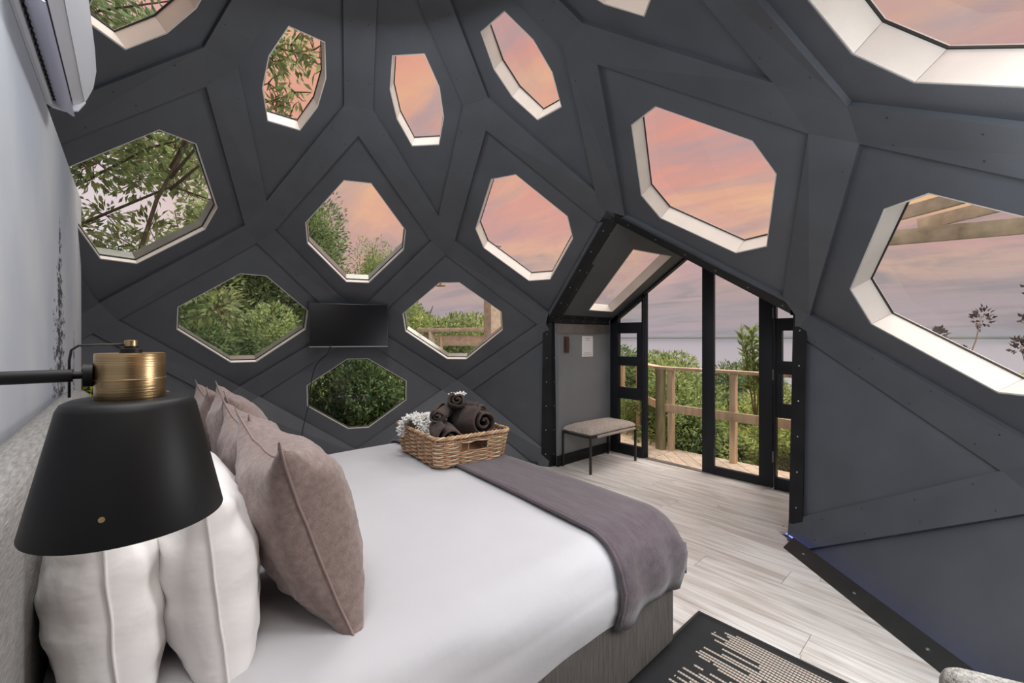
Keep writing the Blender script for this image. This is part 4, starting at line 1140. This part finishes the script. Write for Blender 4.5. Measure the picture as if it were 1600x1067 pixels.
ach = empty('armchair', (1.322, -.471, .012), math.radians(-65), label='ivory boucle armchair, only its rounded corner in view at the lower right', cat='armchair')
def cushion_box(name, lo, hi, bev, parent, mat='ivory_boucle'):
    mb = MB().box(lo, hi); return mb.build(name, mat, parent, smooth=True, bevel=bev, seg=6)
cushion_box('back', (-.42, .27, .16), (.42, .43, .60), .055, ach)
cushion_box('arm', (-.43, -.38, .16), (-.29, .30, .52), .05, ach)
cushion_box('arm', (.29, -.38, .16), (.43, .30, .52), .05, ach)
cushion_box('seat', (-.29, -.38, .18), (.29, .28, .43), .05, ach)
for x in (-.36, .36):
    for y in (-.30, .36): MB().tube([(x, y, 0), (x, y, .17)], [.014, .02], 12).build('leg', 'black_powder', ach, smooth='auto')

# ------------------------------------------------------------------ outside: land, sea, deck
gm = MB(); gx = [-30, -8, 0, 6.2, 9, 14, 40, 120]; gz = [-.55, -.55, -.55, -.55, -1.6, -5, -24, -62]
gy = [-60, -12, 0, 12, 60]
for x, z in zip(gx, gz):
    for y in gy: gm.v.append((x, y, z + (0 if y < 8 else (y-8)*.05)))
for a in range(len(gx)-1):
    for b in range(len(gy)-1): gm.f.append((a*5+b, (a+1)*5+b, (a+1)*5+b+1, a*5+b+1))
g = gm.build('ground', 'soil', smooth=True); g['kind'] = 'structure'
sea = MB().add([(60, -40000, -55), (45000, -40000, -55), (45000, 40000, -55), (60, 40000, -55)], [(0, 1, 2, 3)]).build('sea', 'sea_water')
tag(sea, 'flat grey sea reaching the horizon beyond the deck railing', 'sea', kind='stuff')
deck = empty('deck', (5.0, 2.6, -.04), label='pale timber deck of diagonal boards outside the glazed door', cat='deck')
DO = Vector((5.0, 2.6, -.04))
dirb = Vector((.74, .67, 0)).normalized(); nb = Vector((-dirb.y, dirb.x, 0))
area = [Vector((4.68, -.6, 0)), Vector((5.34, -.6, 0)), Vector((5.34, 2.55, 0)), Vector((4.68, 2.55, 0))]
area2 = [Vector((4.68, 2.56, 0)), Vector((5.34, 2.56, 0)), Vector((6.9, 4.2, 0)), Vector((6.9, 5.6, 0)), Vector((4.68, 5.6, 0))]
for ar, dv in ((area, dirb), (area2, Vector((.35, .94, 0)).normalized())):
    nv = Vector((-dv.y, dv.x, 0)); p0 = Vector((5.0, 2.55, 0))
    for q in range(-34, 34):
        o0 = p0 + nv*(q*.142); poly = clip_poly(clip_poly(ar, o0 + nv*.003, nv), o0 + nv*.139, -nv)
        if len(poly) > 2: MB().prism([p + Vector((0, 0, -.045)) - DO for p in poly], (0, 0, .028)).build('deck_board', 'pine_board', deck)
for x in (4.75, 5.25): MB().box((x-.03-DO.x, -.6-DO.y, -.18-DO.z), (x+.03-DO.x, 5.4-DO.y, -.048-DO.z)).build('joist', 'pine', deck)
rl = empty('deck_railing', (5.24, 2.6, 0), label='raw timber railing of two rails and posts between the deck and the bushes', cat='railing'); RO = Vector((5.24, 2.6, 0))
def rb(name, a, b, w, h, mat='pine'): MB().bar(Vector(a)-RO, Vector(b)-RO, w, h).build(name, mat, rl, bevel=.003, smooth='auto')
for y in (-.3, .76, 1.86, 2.58): rb('post', (5.26, y, -.3), (5.26, y, .99), .085, .06)
MB().tube([Vector((5.22, 2.70, -.5))-RO, Vector((5.22, 2.70, 1.005))-RO], .062, 18).build('round_post', 'pole_green', rl, smooth='auto')
rb('top_rail', (5.24, -.4, 1.005), (5.24, 2.76, 1.02), .12, .036)
rb('mid_rail', (5.205, -.4, .50), (5.205, 2.64, .52), .036, .10)
rb('top_rail', (5.22, 2.72, 1.022), (6.6, 4.15, 1.03), .12, .036)
rb('mid_rail', (5.26, 2.74, .53), (6.6, 4.12, .53), .036, .10)
rb('post', (5.75, 3.30, -.3), (5.75, 3.30, 1.0), .085, .06); rb('post', (6.45, 4.02, -.3), (6.45, 4.02, 1.0), .085, .06)

# pergola seen through the right-hand window
pg = empty('pergola', (6.2, -.8, 0), label='weathered timber pergola with slanting rafters outside the large right window', cat='pergola'); PO = Vector((6.2, -.8, 0))
def pbar(name, a, b, w, h): MB().bar(Vector(a)-PO, Vector(b)-PO, w, h).build(name, 'weathered_timber', pg, bevel=.004, smooth='auto')
bd = Vector((.32, -.95, 0)).normalized(); b0 = Vector((5.86, .80, 2.42))
pbar('main_beam', b0 - bd*.3, b0 + bd*4.2, .05, .15)
for q, t in enumerate((-.12, .62, 1.4, 2.2, 3.0, 3.8)):
    p = b0 + bd*t; e = Vector((-.30, -.955, 0)).normalized()
    pbar('rafter', p + Vector((0, 0, .13)) - e*.25, p + e*3.4 + Vector((0, 0, .43)), .048, .12)
pbar('post', (7.15, -3.05, -.5), (7.15, -3.05, 2.45), .12, .12); pbar('post', (6.9, -2.3-.0, 2.3), (7.1, -2.9, 2.4), .05, .05)

# timber screen with an outdoor shower, seen through the window right of the television
sf = empty('timber_screen', (4.0, 5.7, 0), label='low timber screen of posts and planks in front of green shrubs', cat='fence'); SO = Vector((4.0, 5.7, 0))
def sb(name, a, b, w, h, mat='pine_board'): MB().bar(Vector(a)-SO, Vector(b)-SO, w, h).build(name, mat, sf, bevel=.003, smooth='auto')
sA, sB = Vector((3.80, 5.92, 0)), Vector((4.62, 5.30, 0)); sd_ = (sB-sA).normalized()
z_ = lambda v, z: Vector((v.x, v.y, z))
sb('post', z_(sA, -.5), z_(sA, 1.50), .12, .10, 'weathered_timber'); sb('post', z_(sB, -.5), z_(sB, 1.50), .11, .09, 'weathered_timber')
sb('post', z_(sA+sd_*.17, -.5), z_(sA+sd_*.17, 1.44), .05, .05, 'pine')
sb('top_rail', z_(sA-sd_*.22, 1.53), z_(sB+sd_*.18, 1.55), .12, .07)
for z in (1.36, 1.08, .94): sb('plank', z_(sA+sd_*.1, z), z_(sB+sd_*.05, z), .035, .17 if z > 1.3 else .12)
sb('side_rail', z_(sA-sd_*.9, 1.38), z_(sA, 1.38), .05, .16, 'weathered_timber')
bp = empty('gate_post', (3.70, 4.25, 0), label='thick square timber post outside the window right of the television', cat='post')
MB().box((-.085, -.075, -.5), (.085, .075, 2.62)).build('shaft', 'pine_board', bp, bevel=.005, smooth='auto')
MB().box((-.095, -.085, 2.62), (.095, .085, 2.64)).build('cap', 'weathered_timber', bp, bevel=.003, smooth='auto')
sh = empty('shower_head', (3.66, 5.42, 2.20), label='round brass outdoor shower head against the pink sky, upper edge of the window', cat='shower')
MB().lathe([(0, .004), (.075, .004), (.078, .010), (.06, .02), (.018, .03), (.016, .05), (0, .05)], 28).build('rose', 'aged_brass', sh, smooth='auto')
MB().tube([(0, 0, .04), (0, 0, .22), (.005, -.03, .27), (.01, -.08, .29), (.03, -1.10, .29)], .011, 10).build('arm_pipe', 'aged_brass', sh, smooth=True)

# ------------------------------------------------------------------ planting
rng = np.random.default_rng(7)
def leaf_mesh(name, P, D, Lg, Wd, mat):
    """one two-triangle folded leaf per point P, pointing along D"""
    n = len(P); D = D/np.linalg.norm(D, axis=1)[:, None]
    R = rng.normal(size=(n, 3)); X = np.cross(D, R); X /= np.linalg.norm(X, axis=1)[:, None]; Nn = np.cross(X, D)
    Lg = np.broadcast_to(Lg, (n,))[:, None]; Wd = np.broadcast_to(Wd, (n,))[:, None]
    v = np.stack([P, P + D*Lg*.45 + X*Wd*.5 + Nn*Wd*.18, P + D*Lg - Nn*Lg*.12, P + D*Lg*.45 - X*Wd*.5 + Nn*Wd*.18], 1).reshape(-1, 3)
    me = bpy.data.meshes.new(name); me.vertices.add(4*n); me.vertices.foreach_set('co', v.ravel().astype(np.float32))
    me.loops.add(4*n); me.loops.foreach_set('vertex_index', np.arange(4*n, dtype=np.int32))
    me.polygons.add(n); me.polygons.foreach_set('loop_start', np.arange(0, 4*n, 4, dtype=np.int32)); me.update(calc_edges=True)
    me.validate(); me.materials.append(M[mat]); return me
def crown_points(n, rx, ry, rz, lobes=14):
    """points on a crown made of overlapping leafy clumps"""
    cs = rng.normal(size=(lobes, 3)); cs /= np.linalg.norm(cs, axis=1)[:, None]; cs *= rng.uniform(.35, .78, (lobes, 1))
    rr = rng.uniform(.2, .42, lobes)
    k = rng.integers(0, lobes, n); d = rng.normal(size=(n, 3)); d /= np.linalg.norm(d, axis=1)[:, None]
    p = cs[k] + d*(rr[k]*rng.uniform(.55, 1.05, n)**.6)[:, None]
    S = np.array([rx, ry, rz]); out = d + .4*p + np.array([0, 0, .2]) + rng.normal(size=(n, 3))*.8
    return p*S, out
KINDS = {'dense': ('leaf_dark', 26000, .062, .027), 'mixed': ('leaf_green', 24000, .066, .025), 'light': ('leaf_light', 15000, .075, .025), 'dry': ('leaf_dry', 8000, .08, .012), 'yellow': ('leaf_yellow', 900, .07, .05)}
SHRUB = {}
def shrub_proto(kind, var, asp):
    if (kind, var, asp) in SHRUB: return SHRUB[(kind, var, asp)]
    mat, n, L, Wd = KINDS[kind]; n = int(n*(.55 + .45*asp))
    p, d = crown_points(n, 1, 1, asp, int(20 + 16*asp)); p[:, 2] = p[:, 2]*.8 + .85*asp
    fm = leaf_mesh('foliage', p, d, L*rng.uniform(.7, 1.3, n), Wd*rng.uniform(.8, 1.2, n), mat)
    mb = MB()
    for q in range(9):
        a = q*2*PI/9; e = Vector((math.cos(a)*.5, math.sin(a)*.5, (1.1 + .2*(q % 3))*asp))
        mb.tube([(0, 0, -.1), e*.4 + Vector((.03*(q % 2), .02, .1)), e], [.03, .02, .006], 5)
    me = bpy.data.meshes.new('stems'); me.from_pydata(mb.v, [], mb.f); me.materials.append(M['bark'])
    SHRUB[(kind, var, asp)] = (fm, me); return fm, me
def shrub(name, kind, var, loc, s, rz, label, group, cat='shrub'):
    if isinstance(s, tuple): sx, sz = s[0], s[2]
    else: sx = sz = s
    asp = max(1.0, round(sz/sx*2)/2)
    fm, sm_ = shrub_proto(kind, var, asp)
    r = empty(name, loc, rz, label, cat, group); r.scale = (sx, sx, sz/asp)
    o = link(bpy.data.objects.new('foliage', fm), r); o['kind'] = 'stuff'
    link(bpy.data.objects.new('stems', sm_), r)
    return r
HG = 'shrubs of the hedge beyond the left windows'
# along the left: a dense hedge close to the dome, lower towards the sea
hedge = []
for az, sz, kd in ((152, 1.9, 'dense'), (136, 2.1, 'mixed'), (121, 2.1, 'dense'), (106, 2.0, 'mixed'), (93, 1.5, 'dense'), (81, 1.45, 'mixed'), (69, 1.3, 'dense'), (57, .95, 'mixed')):
    hedge.append((4.75, az, 1.05, sz, kd, 'front row of the hedge'))
for az, sz, kd in ((146, 2.6, 'mixed'), (128, 2.4, 'dense'), (112, 2.1, 'mixed'), (98, 2.0, 'dense'), (87, 2.7, 'mixed'), (80, 3.2, 'dense'), (75, 2.85, 'mixed'), (63, 2.45, 'mixed')):
    hedge.append((6.7, az, {63: .85, 75: 1.0}.get(az, 1.35), sz, kd, 'back row of the hedge'))
ORD = ['first', 'second', 'third', 'fourth', 'fifth', 'sixth', 'seventh', 'eighth', 'ninth', 'tenth', 'eleventh', 'twelfth', 'thirteenth']
for q, (rad, az, s, sz, kd, row) in enumerate(hedge):
    a = math.radians(az)
    shrub('hedge_shrub', kd, q % 2, (AX.x + rad*math.cos(a), AX.y + rad*math.sin(a), -.5), (s, s, sz), q*1.7, '%s shrub, %s from the left, %s outside the left windows' % ({'dense': 'dark', 'mixed': 'green'}[kd], ORD[q % 8], row.replace(' of the hedge', ' of hedge')), HG)
RG = 'shrubs behind the timber screen'
for q, (x, y, s, kd) in enumerate([(4.2, 7.7, 1.32, 'light'), (5.2, 7.1, 1.36, 'mixed'), (6.2, 6.4, 1.25, 'light'), (4.9, 9.0, 1.6, 'mixed'), (6.7, 7.6, 1.4, 'light'), (3.3, 7.0, 1.1, 'mixed')]):
    shrub('screen_shrub', kd, q % 2, (x, y, -.35), (s, s, s*1.05), q*2.1, '%s shrub rising behind the low timber screen, %s' % ('yellow-green' if kd == 'light' else 'mid green', ['left of the screen', 'in the middle', 'by the thick post', 'in the back row', 'farthest to the right', 'nearest the dome'][q]), RG)
DG = 'shrubs below the deck railing'
for q, (x, y, s, kd) in enumerate([(6.2, 2.9, .95, 'mixed'), (6.3, 2.0, .82, 'light'), (6.15, 1.15, .80, 'light'), (6.4, .35, .78, 'mixed'), (7.3, 2.6, .95, 'dense'), (7.4, 1.5, .85, 'mixed'), (7.3, .5, .85, 'light'), (7.2, 3.7, 1.1, 'mixed'), (6.1, -.5, .72, 'mixed'),
                                   (7.6, 4.6, 1.1, 'dense'), (5.95, 2.4, .55, 'dense'), (5.95, 1.5, .52, 'dry'), (5.95, .75, .52, 'dry')]):
    shrub('deck_shrub', kd, q % 2, (x, y, -.62), (s, s, s*1.02), q*1.3, ['bushy shrub behind the round post', 'yellow-green shrub in the open doorway', 'yellow-green shrub behind the right door leaf', 'shrub behind the far right sidelight', 'dark tall shrub in the second row by the round post', 'shrub in the second row behind the doorway', 'yellow-green shrub in the second row at the right', 'tall shrub beyond the bend of the railing', 'shrub at the hidden right end of the railing', 'dark shrub farthest left beyond the railing', 'small dark shrub at the foot of the left railing post', 'dry scrub at the foot of the middle railing', 'dry scrub at the foot of the right railing'][q], DG)
shrub('low_shrub', 'yellow', 0, (-.15, 5.55, -.2), (.75, .6, .75), 0, 'yellow leaved bush glimpsed beside the lamp behind the wall edge', None)
# the two seaward twigs
def sprig(name, loc, h, mat, label, nl=90, L=.09, Wd=.026, lean=(0, 0), group=None, stems=1, cat='plant', spread=.1):
    r = empty(name, loc, 0, label, cat, group); mb = MB(); P = []; D = []
    for s in range(stems):
        a = s*2.4; tipv = Vector((lean[0] + spread*math.cos(a)*(s > 0), lean[1] + spread*math.sin(a)*(s > 0), h*(1-.18*s/max(1, stems))))
        mb.tube([(0, 0, 0), tipv*.5 + Vector((.02, .01, 0)), tipv], [.012, .008, .003], 6)
        for q in range(nl):
            f = rng.uniform(.35, 1); p = tipv*f; P.append(p); D.append((rng.normal()*.8, rng.normal()*.8, .75))
    mb.build('stem', 'twig', r, smooth=True)
    me = leaf_mesh('leaves', np.array(P), np.array(D), L*rng.uniform(.7, 1.2, len(P)), Wd, mat); o = link(bpy.data.objects.new('leaves', me), r); o['kind'] = 'stuff'
    return r
sprig('tall_sprig', (6.0, 1.86, .3), 1.22, 'leaf_green', 'upright leafy sprig standing above the railing in front of the sea', 110, .14, .035, (.02, .06), stems=3, spread=.12)
sprig('tall_sprig', (5.9, 1.02, .2), 1.45, 'leaf_green', 'leafy sprig seen through the narrow right sidelight', 80, .11, .03, (.0, .02), stems=2, spread=.16)
def seed_plant(name, loc, heads, label, group=None):
    r = empty(name, loc, 0, label, 'plant', group); mb = MB(); P = []; D = []
    for (x, y, z, sz) in heads:
        t = Vector((x, y, z)); m_ = t*.5 + Vector((-x*.22, -y*.22, 0))
        mb.tube([(0, 0, 0), m_, t*.85 + Vector((0, 0, .0)), t], [.009, .006, .004, .003], 6)
        for q in range(46):
            d = rng.normal(size=3); d /= np.linalg.norm(d); P.append(np.array(t) + d*sz*rng.uniform(.3, 1)*np.array([.8, .8, 1.1])); D.append(d + np.array([0, 0, .6]))
    mb.build('stems', 'twig', r, smooth=True)
    me = leaf_mesh('seed_heads', np.array(P), np.array(D), .035, .022, 'seed_head'); o = link(bpy.data.objects.new('seed_heads', me), r); o['kind'] = 'stuff'
    return r
seed_plant('seeding_plant', (4.42, .20, .45), [(0, .02, .98, .035), (-.02, .05, .86, .03), (.02, -.01, .90, .022), (.03, .07, .78, .03), (-.01, .02, .72, .045), (.30, -.17, 1.10, .075), (.16, -.08, .86, .025)], 'dry seed heads on thin stalks against the sea in the right window')
seed_plant('seeding_plant', (4.55, -.32, .30), [(.0, .10, 1.42, .09), (.02, .02, 1.62, .10), (-.05, .14, 1.22, .06), (.0, .18, 1.05, .05), (.05, -.06, 1.3, .08), (.03, .07, 1.15, .06)], 'tall dark seeding stalks at the right end of the right window')
sprig('low_sprig', (4.7, -.12, .1), 1.02, 'leaf_light', 'fresh green leafy stems above the sill of the right window', 60, .085, .03, (0, 0), stems=6, spread=.22)
WG = 'shrubs on the slope below the right window'
for q, (x, y, s, kd) in enumerate([(5.4, -.6, .62, 'mixed'), (6.4, -1.6, .8, 'light'), (5.2, -1.6, .6, 'mixed')]):
    shrub('slope_shrub', kd, q % 2, (x, y, -.55), s, q*2.3, ['low shrub nearest the pergola', 'yellow-green shrub on the slope under the pergola beam', 'low shrub just under the sill of the right window'][q], WG)

# trees beside the dome at the left: trunk, limbs and loose leaf clusters
def tree(name, loc, trunk, limbs, clusters, mat, label, nleaf=70, L=.12, Wd=.045, group=None, droop=.2, tr=.06):
    r = empty(name, loc, 0, label, 'tree', group)
    MB().tube(trunk, [tr - tr*.6*q/(len(trunk)-1) for q in range(len(trunk))], 9).build('trunk', 'bark', r, smooth=True)
    for l in limbs: MB().tube(l, [.016 - .011*q/(len(l)-1) for q in range(len(l))], 6).build('limb', 'bark', r, smooth=True)
    P = []; D = []; tw = MB()
    for c, rad in clusters:
        c = np.array(c)
        for q in range(int(nleaf*rad/.4)):
            d = rng.normal(size=3); d /= np.linalg.norm(d); P.append(c + d*rad*rng.uniform(.1, 1)**.6*np.array([1, 1, .75])); D.append(d*.8 + np.array([0, 0, -droop]))
        for q in range(5):
            d = rng.normal(size=3); d /= np.linalg.norm(d); tw.tube([c, c + d*rad*.5 + rng.normal(size=3)*.04, c + d*rad], [.008, .006, .003], 4)
    tw.build('twigs', 'twig', r, smooth=True, kind='stuff')
    me = leaf_mesh('leaves', np.array(P), np.array(D), L*rng.uniform(.6, 1.25, len(P)), Wd*rng.uniform(.7, 1.2, len(P)), mat); o = link(bpy.data.objects.new('leaves', me), r); o['kind'] = 'stuff'
    return r
cl = []
for q in range(120):
    cl.append(((rng.uniform(-1.7, 1.5), rng.uniform(-.3, 1.6), rng.uniform(1.3, 4.6)), rng.uniform(.22, .5)))
tree('broadleaf_tree', (-.55, 5.75, -.5), [(-.5, .9, 0), (-.55, .85, 1.2), (-.35, .7, 2.6), (-.1, .5, 3.8), (.1, .3, 4.6)],
     [[(.05, .2, 2.2), (.6, .0, 2.7), (1.1, -.2, 2.95), (1.6, -.3, 3.0)], [(0, .2, 2.6), (-.6, .1, 3.1), (-1.3, -.1, 3.5)], [(.1, .1, 3.4), (.7, -.1, 3.9), (1.3, -.3, 4.2), (1.9, -.3, 4.3)],
      [(.0, .2, 1.6), (.5, -.1, 1.9), (1.0, -.3, 1.8)], [(.2, .1, 3.9), (-.4, -.2, 4.4), (-.9, -.5, 4.8)], [(0, .2, 1.9), (-.5, -.1, 2.0), (-.9, -.3, 1.7)], [(.1, .1, 3.0), (.9, .1, 3.6), (1.7, .0, 3.4), (2.2, -.1, 3.0)]],
     cl, 'leaf_green', 'broadleaf tree with crossing bare branches outside the upper left window', 150, .10, .045)
cl = []
for q in range(30):
    a = rng.uniform(0, 1); cl.append(((rng.uniform(-1.2, .8), rng.uniform(-1.6, .4), rng.uniform(3.6, 5.2)), rng.uniform(.25, .5)))
for q in range(26): cl.append(((.85 + rng.normal()*.5, .15 + rng.normal()*.35, 4.8 + rng.normal()*.45), rng.uniform(.25, .42)))
tree('overhanging_tree', (-.9, 5.2, -.5), [(0, .6, 0), (-.1, .5, 2.0), (.1, .1, 3.8), (.2, -.3, 4.8)], [[(.0, .2, 3.4), (.2, -.5, 4.3), (.1, -1.3, 4.9)], [(.1, .1, 3.8), (-.6, -.4, 4.5), (-1.0, -.9, 4.8)], [(.1, .0, 4.2), (.7, -.5, 4.6), (1.2, -.9, 4.7)]],
     cl, 'leaf_dark', 'dark tree hanging over the dome at the upper left skylight', 170, .09, .04)
# a branch of drooping leaves in front of the narrow skylight
cl = [((1.25, -.35, 2.74), .22), ((1.29, -.39, 2.48), .2), ((1.35, -.43, 2.32), .2), ((1.28, -.37, 2.96), .22), ((1.45, -.39, 3.19), .2), ((1.66, -.45, 3.2), .2), ((1.75, -.45, 3.1), .15), ((1.45, -.5, 2.66), .17), ((1.42, -.45, 2.42), .18), ((1.1, -.3, 2.6), .25), ((1.1, -.3, 3.0), .25), ((1.2, -.35, 2.2), .22)]
tree('drooping_branch_tree', (-.2, 4.95, 1.2), [(0, .8, -1.7), (.1, .7, .4), (.4, .4, 1.6), (.7, .1, 2.3)], [[(.5, .3, 1.9), (.85, -.1, 2.7), (1.25, -.37, 3.1), (1.8, -.46, 3.15)], [(.5, .3, 1.8), (.9, -.1, 2.4), (1.5, -.5, 2.68)], [(.5, .35, 1.7), (.8, .0, 2.0), (1.45, -.45, 2.45)]],
     cl, 'leaf_green', 'slender tree whose drooping leaves hang across the narrow left skylight', 62, .13, .042, droop=.9, tr=.03)
for q, (x, y, s, kd) in enumerate([(-7, 9.5, 2.4, 'mixed'), (-4.2, 11.5, 2.4, 'dense'), (-.8, 12.0, 2.0, 'mixed'), (2.0, 12.2, 1.75, 'dense')]):
    shrub('back_shrub', kd, q % 2, (x, y, -.4), (s, s, s*1.1), q*.9, '%s tall bush from the left at the very back of the garden' % ORD[q], 'tall growth at the back of the garden')
